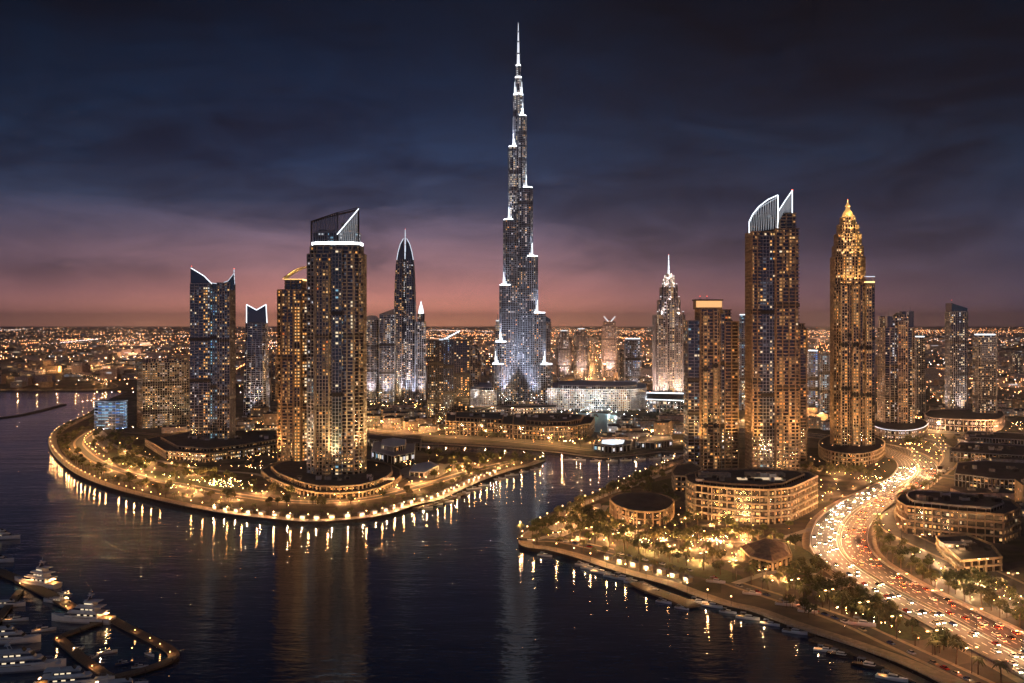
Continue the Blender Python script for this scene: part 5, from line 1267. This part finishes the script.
lamps_in([(62,440),(75,462),(140,488),(230,504),(320,508),(395,498),(470,478),(520,463),(460,460),(410,470),(392,486),(310,500),(255,488),(205,470),(120,450)], 92, 'low garden lamp glowing under the trees of the island park', 'garden lamps of the island park', 9500, OR)
lamps_in([(530,536),(610,500),(690,505),(760,532),(815,528),(800,585),(740,574),(640,552),(570,540)], 66, 'low garden lamp glowing under the trees of the right bank park', 'garden lamps of the right bank park', 9500, OR)
lamps_in([(330,418),(430,424),(600,440),(600,446),(430,438),(330,428)], 30, 'low garden lamp glowing before the mall terraces', 'garden lamps of the mall terraces', 9000, OR)
lamps_in([(880,545),(930,545),(1020,590),(1020,625),(940,585)], 20, 'low garden lamp in the car park by the low angular block', 'garden lamps by the angular block', 4500, WA)
lamps_in([(815,470),(885,470),(870,490),(820,515)], 14, 'low garden lamp on the grass inside the highway curve', 'garden lamps inside the highway curve', 5500, OR)

# the rest of the greenery and of the small garden lights: too many to count, one mass each
def mass_points(poly, n, r, clump=.6):
    xs = [p[0] for p in poly]; ys = [p[1] for p in poly]; out = []
    D0, D1 = P(0, max(ys)).y, P(0, min(ys)).y
    for _ in range(n*14):
        if len(out) >= n: break
        if out and rt.random() < clump:
            c_ = rt.choice(out); x, y = c_[0]+rt.gauss(0, 9), c_[1]+rt.gauss(0, 9); q_ = (512+x/y*FP, HY+FP*(HC-GZ)/y)
            if inside(q_, poly) and all((x-a)**2+(y-b)**2 > (r+(q if q > 4 else 0))**2 for a, b, q in TAKEN if abs(x-a) < r+q): out.append((x, y))
            continue
        D = rt.uniform(D0, D1); py = HY+FP*(HC-GZ)/D; px = rt.uniform(min(xs), max(xs))
        if not inside((px, py), poly): continue
        w = P(px, py, GZ)
        if all((w.x-a)**2+(w.y-b)**2 > (r+(q if q > 4 else 0))**2 for a, b, q in TAKEN if abs(w.x-a) < r+q): out.append((w.x, w.y))
    return out
ISLE = [(92,424),(58,440),(75,466),(140,491),(230,507),(320,512),(395,501),(470,480),(530,462),(460,457),(400,455),(396,484),(310,498),(255,486),(205,466),(150,461),(135,436)]
ISLE_IN = [(190,466),(250,470),(262,480),(270,462),(300,446),(250,458)]
RPARK = [(525,536),(560,516),(610,490),(660,468),(690,500),(700,525),(760,532),(815,526),(812,560),(850,590),(900,625),(960,660),(930,665),(860,632),(740,590),(640,560),(570,544)]
MAINF = [(300,426),(380,424),(430,436),(600,446),(690,446),(690,440),(600,440),(440,432),(430,414),(300,412)]
INNERC = [(800,470),(890,462),(902,470),(885,485),(850,500),(815,512),(812,490)]
EASTZ = [(900,440),(945,440),(960,470),(935,480),(915,505),(900,515),(928,478),(925,462)]
SLIPZ = [(870,545),(895,540),(940,578),(1040,630),(1040,600),(1010,580),(960,578),(920,548)]
QUAYZ = [(540,545),(600,556),(690,582),(760,602),(870,640),(950,672),(985,700),(960,655),(880,615),(790,592),(700,572),(600,548)]
VISTA = [(360,404),(440,404),(440,412),(360,410)]
tmb = MB()
for poly, n, r in ((ISLE, 170, 1.5), (RPARK, 150, 1.8), (MAINF, 170, 2.5), (INNERC, 60, 2), (EASTZ, 60, 2.5), (SLIPZ, 50, 2), (QUAYZ, 80, 1.2), (VISTA, 40, 3), ([(620,402),(690,414),(690,432),(640,430)], 60, 3), ([(930,440),(1040,438),(1060,520),(1020,520)], 70, 2.5)):
    for x, y in mass_points(poly, n, r):
        k = rt.uniform(.8, 1.5); h = 3.2*k; leaf = rt.choice(('leaf','leaf_olive','leaf_dark','frond')); tmb.tube((x,y,GZ-.1), (x,y,GZ+h), .16, 'bark', .1, 5)
        for _ in range(34):
            d_ = Vector((rt.gauss(0,1), rt.gauss(0,1), rt.gauss(0,.75))).normalized()*2.1*k*rt.uniform(.4,1.05); o_ = Vector((x, y, GZ+h+1.0*k))+d_
            n_ = (d_.normalized()+Vector((rt.uniform(-.6,.6), rt.uniform(-.6,.6), rt.uniform(-.2,.8)))).normalized(); u_ = n_.orthogonal().normalized(); v_ = n_.cross(u_); q_ = rt.uniform(.35,.7)*k
            tmb.quad(o_-u_*q_-v_*q_*.6, o_+u_*q_-v_*q_*.5, o_+u_*q_*.8+v_*q_*.6, o_-u_*q_*.8+v_*q_*.5, leaf)
kind(tmb.build('shrubbery'), 'stuff')
emat('bulb_orange', (1,.42,.13), 70, True); emat('bulb_white', (1,.66,.36), 60, True)
bmb = MB()
for poly, n, r, k in ((ISLE, 150, .6, 1), (ISLE_IN, 26, .6, 1), (RPARK, 120, .6, 1), (MAINF, 230, .8, 1.7), (INNERC, 40, .6, 1.1), (EASTZ, 46, .8, 1.2), (SLIPZ, 36, .6, .9), (QUAYZ, 44, .5, .9), (VISTA, 46, 1, 2), ([(560,410),(690,414),(690,446),(620,440)], 60, 1, 1.5), ([(930,436),(1040,438),(1060,520),(1020,520),(940,480)], 70, 1, 1.1), ([(880,418),(1030,418),(1030,432),(880,430)], 60, 1, 1.6), ([(196,425),(276,420),(300,440),(200,440)], 40, .8, 1.3)):
    for x, y in mass_points(poly, n, r):
        z = rt.choice((1.2, 2.6, 3.4)); s_ = .17*k*rt.choice((.6,.8,1,1.3)); m_ = 'bulb_orange' if rt.random() < .75 else 'bulb_white'
        bmb.tube((x,y,GZ-.1), (x,y,GZ+z-s_), .05, 'dark_metal', n=4); bmb.ball((x,y,GZ+z), s_, m_, 6, 4)
kind(bmb.build('park_lights'), 'stuff')

# ================================================================ cars
def car_proto(paint):
    bd = MB(); xs = [(-2.2,.55,.80),(-2.1,.38,.95),(-1.2,.32,1.0),(0,.30,1.0),(1.1,.32,.95),(2.0,.38,.80),(2.2,.5,.66)]
    bd.loft([[(x,-.88,z0),(x,.88,z0),(x,.92,(z0+z1)/2),(x,.82,z1),(x,-.82,z1),(x,-.92,(z0+z1)/2)] for x, z0, z1 in xs], paint)
    cb = MB(); cb.loft([[(x,-w,z0) for x, w, z0 in ((-1.75,.74,.95),)]+[(1.15,-.74,.93),(1.15,.74,.93),(-1.75,.74,.95)], [(-1.15,-.60,1.44),(.35,-.60,1.44),(.35,.60,1.44),(-1.15,.60,1.44)]], 'boat_glass'); cb.box((-.4,0,1.45), (1.4,1.14,.06), paint)
    return bd.mesh('body'), cb.mesh('cabin')
CARM = [car_proto(p) for p in ('car_white','car_silver','car_black','car_red','car_blue','car_sand','car_white')]
wl = MB(); wl.tube((0,-.11,0), (0,.11,0), .33, 'rubber', n=10); WHEEL = wl.mesh('wheel')
hl = MB(); hl.box((0,0,0), (.12,.40,.18), 'head_lamp'); HEAD = hl.mesh('headlight')
tl = MB(); tl.box((0,0,0), (.10,.42,.18), 'tail_lamp'); TAIL = tl.mesh('tail_light')
NC = {'car': 0, 'parked_car': 0}
def car(x, y, h, label, group, lit=True, wheels=True, z=GZ+.11, nm='car', beam=False):
    if NC[nm] >= 290: return
    NC[nm] += 1
    bm_, cm_ = rt.choice(CARM); o = thing(nm, label, 'car', (x, y, z), h, group)
    link('body', bm_, o); link('cabin', cm_, o)
    if wheels:
        for sx_, sy_ in ((-1.35,-.8),(-1.35,.8),(1.35,-.8),(1.35,.8)): link('wheel', WHEEL, o, (sx_, sy_, .33))
    if lit:
        for sy_ in (-.6, .6): link('headlight', HEAD, o, (2.2, sy_, .62)); link('tail_light', TAIL, o, (-2.22, sy_, .72))
    if beam: lamp_light('headlight_beam', o, (2.5, 0, .75), 7000, (1,.56,.26), .25, 'SPOT', R(44), (0, R(-83), 0), .8)
    else: lamp_light('tail_glow', o, (-2.6, 0, .8), 900, (1,.16,.05), .25, 'SPOT', R(80), (0, R(76), 0), .8)
lab = {True: 'car coming towards the camera with white headlights on the curved highway', False: 'car driving away with red tail lights on the curved highway'}
hwv = HWY[42:150]
lanes = []
for o_ in LANES:
    d = rt.uniform(0, 12)
    near = along(hwv, 1.0, off=o_)
    i = int(d)
    while i < len(near):
        lanes.append((near[i], o_)); i += int(rt.choice((13,17,22,30,44,60)))
rt.shuffle(lanes); lanes.sort(key=lambda q: q[0][1])
for (x, y, h), o_ in lanes:
    tow = o_ < 0
    car(x, y, h if tow else h+math.pi, lab[tow], 'oncoming cars on the highway' if tow else 'departing cars on the highway', wheels=y < 640, beam=tow)
print('cars', NC, len(lanes))
for k, st, lb in (('coast', 7, 'car parked along the right bank shore road'), ('slip', 16, 'car standing on the slip road by the crescent office')):
    for x, y, h in along(STW[k], st, off=-SWD[k]/2+1.3):
        if rt.random() < .45 and abs(x) < .56*y: car(x, y, h, lb, lb.replace('car ', 'cars '), lit=False, wheels=False, z=GZ+.08, nm='parked_car')

# ================================================================ boats
def hull(L, B, H, m, draft=.7, stern=.82):
    b = MB(); rings = []
    for f, w, dz in ((0,stern,0),(.18,.95,0),(.45,1,.02),(.65,.92,.08),(.82,.62,.2),(.93,.28,.32),(1,.03,.42)):
        x = -L/2+L*f; hw = B/2*w; zt_ = H*(1+dz)
        rings.append([(x,-hw*.55,-draft*(1-f*.6)),(x,hw*.55,-draft*(1-f*.6)),(x,hw*.92,H*.35),(x,hw,zt_),(x,-hw,zt_),(x,-hw*.92,H*.35)])
    b.loft(rings, m); return b
def house(x0, x1, w0, w1, z, h, m, rake=.8):
    b = MB(); b.loft([[(x0,-w0,z),(x1,-w1,z),(x1,w1,z),(x0,w0,z)], [(x0+.2,-w0*.93,z+h),(x1-rake,-w1*.85,z+h),(x1-rake,w1*.85,z+h),(x0+.2,w0*.93,z+h)]], m); return b
def band(x0, x1, w0, w1, z, h, rake=.5):
    b = MB(); b.loft([[(x0,-w0,z),(x1,-w1,z),(x1,w1,z),(x0,w0,z)], [(x0+.1,-w0*.985,z+h),(x1-rake,-w1*.96,z+h),(x1-rake,w1*.96,z+h),(x0+.1,w0*.985,z+h)]], 'boat_glass'); return b
def yacht(px, py, ang, L_, label, lit=None, decks=2, hullm='gelcoat', group='big yachts of the dark marina', cat='yacht', z=0.0, name='motor_yacht', dark=False):
    L = L_*1.22; w = P(px, py, 1.5); B = L*.25; H = L*.085
    o = thing(name, label, cat, (w.x, w.y, z), R(ang), group)
    hull(L, B, H, hullm, L*.03).build('hull', o)
    dk = MB(); dk.prism([(-L*.47,-B*.38),(L*.1,-B*.44),(L*.34,-B*.24),(L*.44,0),(L*.34,B*.24),(L*.1,B*.44),(-L*.47,B*.38)], H*1.0, H*1.06+.02, 'teak'); dk.build('deck', o)
    zz = H*1.06; x0, x1, w_ = -L*.30, L*.27, B*.40
    for k in range(decks):
        hh = L*.075
        ho = house(x0, x1, w_, w_*.75, zz, hh, 'gelcoat', L*.07).build('deck_house', o)
        band(x0+L*.02, x1-L*.02+.15, w_*1.005+.04, w_*.76+.04, zz+hh*.38, hh*.36, L*.03).build('window_band', ho)
        if lit:
            il = MB()
            for s in (-1, 1):
                for f in (.2,.42,.66): il.box((x0+(x1-x0)*f*.8, s*(w_*(1-.22*f*.8)+.07), zz+hh*.55), (L*.05,.05,hh*.24), 'window_cream')
            il.build('lit_porthole', ho)
        rf = MB(); rf.prism([(x0-L*.09,-w_*1.05),(x1-L*.09,-w_*.9),(x1-L*.05,0),(x1-L*.09,w_*.9),(x0-L*.09,w_*1.05)], zz+hh+.02, zz+hh+.28, 'gelcoat'); rf.build('roof', ho)
        zz += hh+.28; x0 += L*.04; x1 -= L*.13; w_ *= .84
    sc_ = MB(); sc_.loft([[(x1,-w_*.8,zz),(x1+.5,-w_*.7,zz),(x1+.5,w_*.7,zz),(x1,w_*.8,zz)], [(x1-.9,-w_*.75,zz+L*.035),(x1-.7,-w_*.6,zz+L*.035),(x1-.7,w_*.6,zz+L*.035),(x1-.9,w_*.75,zz+L*.035)]], 'boat_glass'); sc_.build('windscreen', o)
    ar = MB(); xa = x0+L*.07
    for s in (-1, 1): ar.tube((xa, s*w_*.8, zz), (xa-L*.04, s*w_*.7, zz+L*.08), .16, 'gelcoat')
    ar.box((xa-L*.04, 0, zz+L*.083), (L*.06, w_*1.6, .22), 'gelcoat'); ar.build('radar_arch', o)
    ms = MB(); ms.tube((xa-L*.04,0,zz+L*.085), (xa-L*.04,0,zz+L*.17), .07, 'steel', .03); ms.ball((xa-L*.03, w_*.4, zz+L*.105), L*.016, 'gelcoat', 8, 5); ms.build('mast', o)
    rl = MB()
    for s in (-1, 1):
        pts = [(-L*.1, s*B*.49), (L*.15, s*B*.47), (L*.32, s*B*.31), (L*.46, s*B*.06)]
        for (xa_, ya), (xb, yb_) in zip(pts, pts[1:]): rl.tube((xa_, ya, H*1.3+.6), (xb, yb_, H*1.34+.7), .04, 'steel', n=4)
        for xa_, ya in pts: rl.tube((xa_, ya, H*1.02), (xa_, ya, H*1.3+.65), .035, 'steel', n=4)
    rl.build('railing', o)
    if lit:
        lb = MB(); lb.box((-L*.40, 0, H*1.06+1.9), (L*.05, B*.3, .12), 'lamp_warm'); lb.build('deck_light', o)
        lamp_light('deck_lamp_%d' % lit, o, (-L*.40, 0, H*1.06+1.6), lit, (1,.55,.2), .2)
    return o
def small_boat(px, py, ang, L, label, group, hullm='gelcoat', z=0.0, lit=None, name='motor_boat', canvas=True):
    w = P(px, py, 1.5); B = L*.3; H = L*.09
    o = thing(name, label, 'boat', (w.x, w.y, z), R(ang), group)
    hull(L, B, H, hullm, L*.04).build('hull', o)
    ho = house(-L*.12, L*.24, B*.32, B*.2, H*1.02, L*.09, 'gelcoat', L*.09).build('cabin', o); band(-L*.10, L*.225, B*.33, B*.215, H*1.02+L*.035, L*.035, L*.03).build('window_band', ho)
    ck = MB(); ck.prism([(-L*.46,-B*.34),(-L*.14,-B*.38),(-L*.14,B*.38),(-L*.46,B*.34)], H*1.0, H*1.04, 'teak'); ck.build('cockpit', o)
    if canvas:
        cv_ = MB(); cv_.box((-L*.2,0,H+L*.17), (L*.24,B*.7,.12), 'canvas')
        for sx_ in (-L*.29,-L*.11):
            for s in (-1, 1): cv_.tube((sx_, s*B*.32, H), (sx_, s*B*.32, H+L*.17), .04, 'steel', n=4)
        cv_.build('canopy', o)
    if lit:
        lb = MB(); lb.box((-L*.3, 0, H+L*.15), (.5, .5, .12), 'lamp_warm'); lb.build('deck_light', o); lamp_light('boat_lamp_%d' % lit, o, (-L*.3, 0, H+L*.12), lit, (1,.62,.3), .15)
    return o
yacht(36, 583, 158, 27, 'big three deck white yacht with a golden lit side at the head of the marina', 2600, 3)
yacht(82, 619, 172, 27, 'big white yacht with two dark window bands by the curved breakwater', 1500, 3)
yacht(24, 667, 12, 28, 'long white yacht lying dark with its bow to the inner pier', 420, 2)
yacht(74, 684, 12, 26, 'white yacht cut off by the lower photo edge beside the inner pier', 260, 2)
yacht(8, 640, 8, 24, 'dark white yacht behind the long yacht at the photo edge', 300, 2)
yacht(6, 604, 10, 16, 'cluttered working boat with lamps beside the side pier', 500, 1)
yacht(2, 537, 5, 20, 'dark motor yacht alone on the creek at the photo edge', 120, 2)
yacht(-4, 560, 5, 18, 'small yacht with an orange deck lamp at the photo edge', 1600, 1)
yacht(56, 600, 165, 13, 'middle sized boat squeezed between the two biggest yachts', 500, 1)
yacht(120, 686, 15, 18, 'grey motor yacht at the end of the inner pier', 160, 1)
small_boat(78, 647, 70, 8, 'small white cruiser with a bright cabin lamp in the boat basin', 'boats of the marina basin', lit=700)
small_boat(107, 650, 25, 9, 'small cruiser lit orange in the boat basin', 'boats of the marina basin', lit=1100)
small_boat(124, 661, 25, 8, 'small dark blue boat nearest to the basin mouth', 'boats of the marina basin', hullm='car_blue')
for px, py, a_, L, lb in ((92,655,60,7,'open tender tied to the inner pier of the basin'),(140,664,15,7,'tender tied inside the curved breakwater'),(44,628,20,11,'cruiser lying between cross pier and main walkway'),(16,618,10,12,'cruiser with a canvas canopy beside the side pier'),(64,592,165,9,'small cruiser under the bow of the three deck yacht'),(150,652,-40,7,'dinghy tied near the outer bend of the breakwater')): small_boat(px, py, a_, L, lb, 'small boats of the dark marina', lit=300 if L > 8 else None)
for i, (px, py, a_, L, lb) in enumerate(((590,567,-34,12,'small white cruiser tied just before the first mooring of the right bank quay'),(645,585,-34,11,'low cruiser between the jetty and the right bank quay'),(601,571,-35,13,'white cruiser moored first along the right bank quay'), (612,575,-38,11,'low open motor boat second along the right bank quay'), (622,577,-36,14,'white cabin cruiser third along the right bank quay'), (634,581,-34,12,'cruiser moored against the inner end of the floating jetty'))):
    small_boat(px, py, a_, L, lb, 'boats along the right bank quay', lit=500 if i % 2 == 0 else None)
for px, py, L, lb in ((664,600,9,'small boat tied outside the floating jetty'),(682,606,8,'open boat tied to the outer end of the floating jetty'),(840,653,12,'dark launch tied to the narrow pontoon'),(868,664,14,'long dark launch moored by the last pontoon lamp')):
    small_boat(px, py, -36, L, lb, 'boats at the floating jetties', hullm='car_black' if 'dark' in lb else 'gelcoat')
for px, py, L, lb in ((716,591,11,'white boat stored on the quay beside the floating jetty'),(752,603,10,'grey boat stored on the quay by the shore road'),(786,614,11,'white boat stored on the quay under a globe lamp'),(808,621,10,'boat on the quay with pale blue cover'),(862,634,13,'large white boat stored on the quay below the highway')):
    small_boat(px, py-6, -30, L, lb, 'boats stored ashore on the right quay', z=GZ+.5)
for i, (px, py) in enumerate(((427,504.5),(436,501.5),(446,499),(455,494.5),(464,490.5),(474,486),(484,482.5),(500,476),(512,472.5),(524,469),(536,466.5))):
    small_boat(px, py+1.8, 22, 10+(i % 3)*2, 'white motor boat moored along the tongue of the tower island', 'boats along the island tongue', lit=700 if i % 3 == 0 else None)
for i, px in enumerate((570,580,596,612,626,640,655,668)):
    small_boat(px, 460.5-abs(px-605)*.05, rt.uniform(-20,20), 13, 'small boat moored on the far side of the canal', 'boats on the far canal bank', lit=1500 if i % 2 else None)

# ================================================================ kiosks, parasols on the promenade
def kiosk(x, y, h, label, group, lit):
    o = thing('kiosk', label, 'kiosk', (x, y, GZ+.05), h, group)
    w = MB(); w.prism(rect(4.4, 3.2), 0, 2.6, 'sand_stone'); w.build('wall', o)
    r = MB(); r.loft([[(x_*k, y_*k, z) for x_, y_ in rect(5.4, 4.2)] for k, z in ((1,2.62),(1,2.8),(.35,3.8))], 'canvas'); r.build('roof', o)
    f = MB(); f.box((0,-1.64,1.5), (3.4,.1,1.4), 'window_cream'); f.build('counter', o)
    lamp_light('kiosk_lamp', o, (0,-2.6,2.2), lit, (1,.6,.26), .2)
for x, y, h in along(PEN[58:104], 13, off=7.5): kiosk(x, y, h, 'small lit market kiosk on the front of the island promenade', 'kiosks of the island promenade', 4200)
for x, y, h in along(W2([(606,560),(650,571),(690,583)]), 11, off=2): kiosk(x, y, h, 'small lit kiosk behind the right bank quay', 'kiosks of the right bank quay', 3600)
EXTRA = [(655,590,12,'first of the white boats packed outside the floating jetty'),(672,595,9,'second of the white boats packed outside the floating jetty'),(698,600,11,'white cruiser in the corner between floating jetty and quay'),(712,604,12,'white boat with a blue canopy tied along the quay past the jetty'),(728,610,9,'little boat alone against the dark quay wall'),(748,616,12,'cruiser against the quay wall under the vaulted hall'),(770,622,10,'open boat against the quay wall under the shore road lamps'),(795,630,12,'white cruiser just before the narrow pontoon'),(825,648,10,'boat at the start of the narrow pontoon'),(892,676,13,'last long boat on the pontoon near the photo edge'),(582,563,9,'small boat closest to the sandy tip of the right bank'),(545,554,10,'boat tied off the sandy tip of the right bank')]
for i, (px, py, L, lb) in enumerate(EXTRA): small_boat(px, py, -34+(i % 3)*4, L, lb, 'more boats along the right bank', lit=(700, None, 450)[i % 3])
# bollard lamps on the marina piers
for px, py, pw in ((110,620,260),(135,632,60),(150,640,60),(160,646,60),(170,654,120),(57,640,300),(92,668,250),(132,650,50),(20,585,800),(66,608,700)):
    w = P(px, py, 1.6); lamp('garden', w.x, w.y, 'low lamp post on the dark marina walkway', 'lamp posts of the marina walkway', pw*2.5, OR, z=1.6)
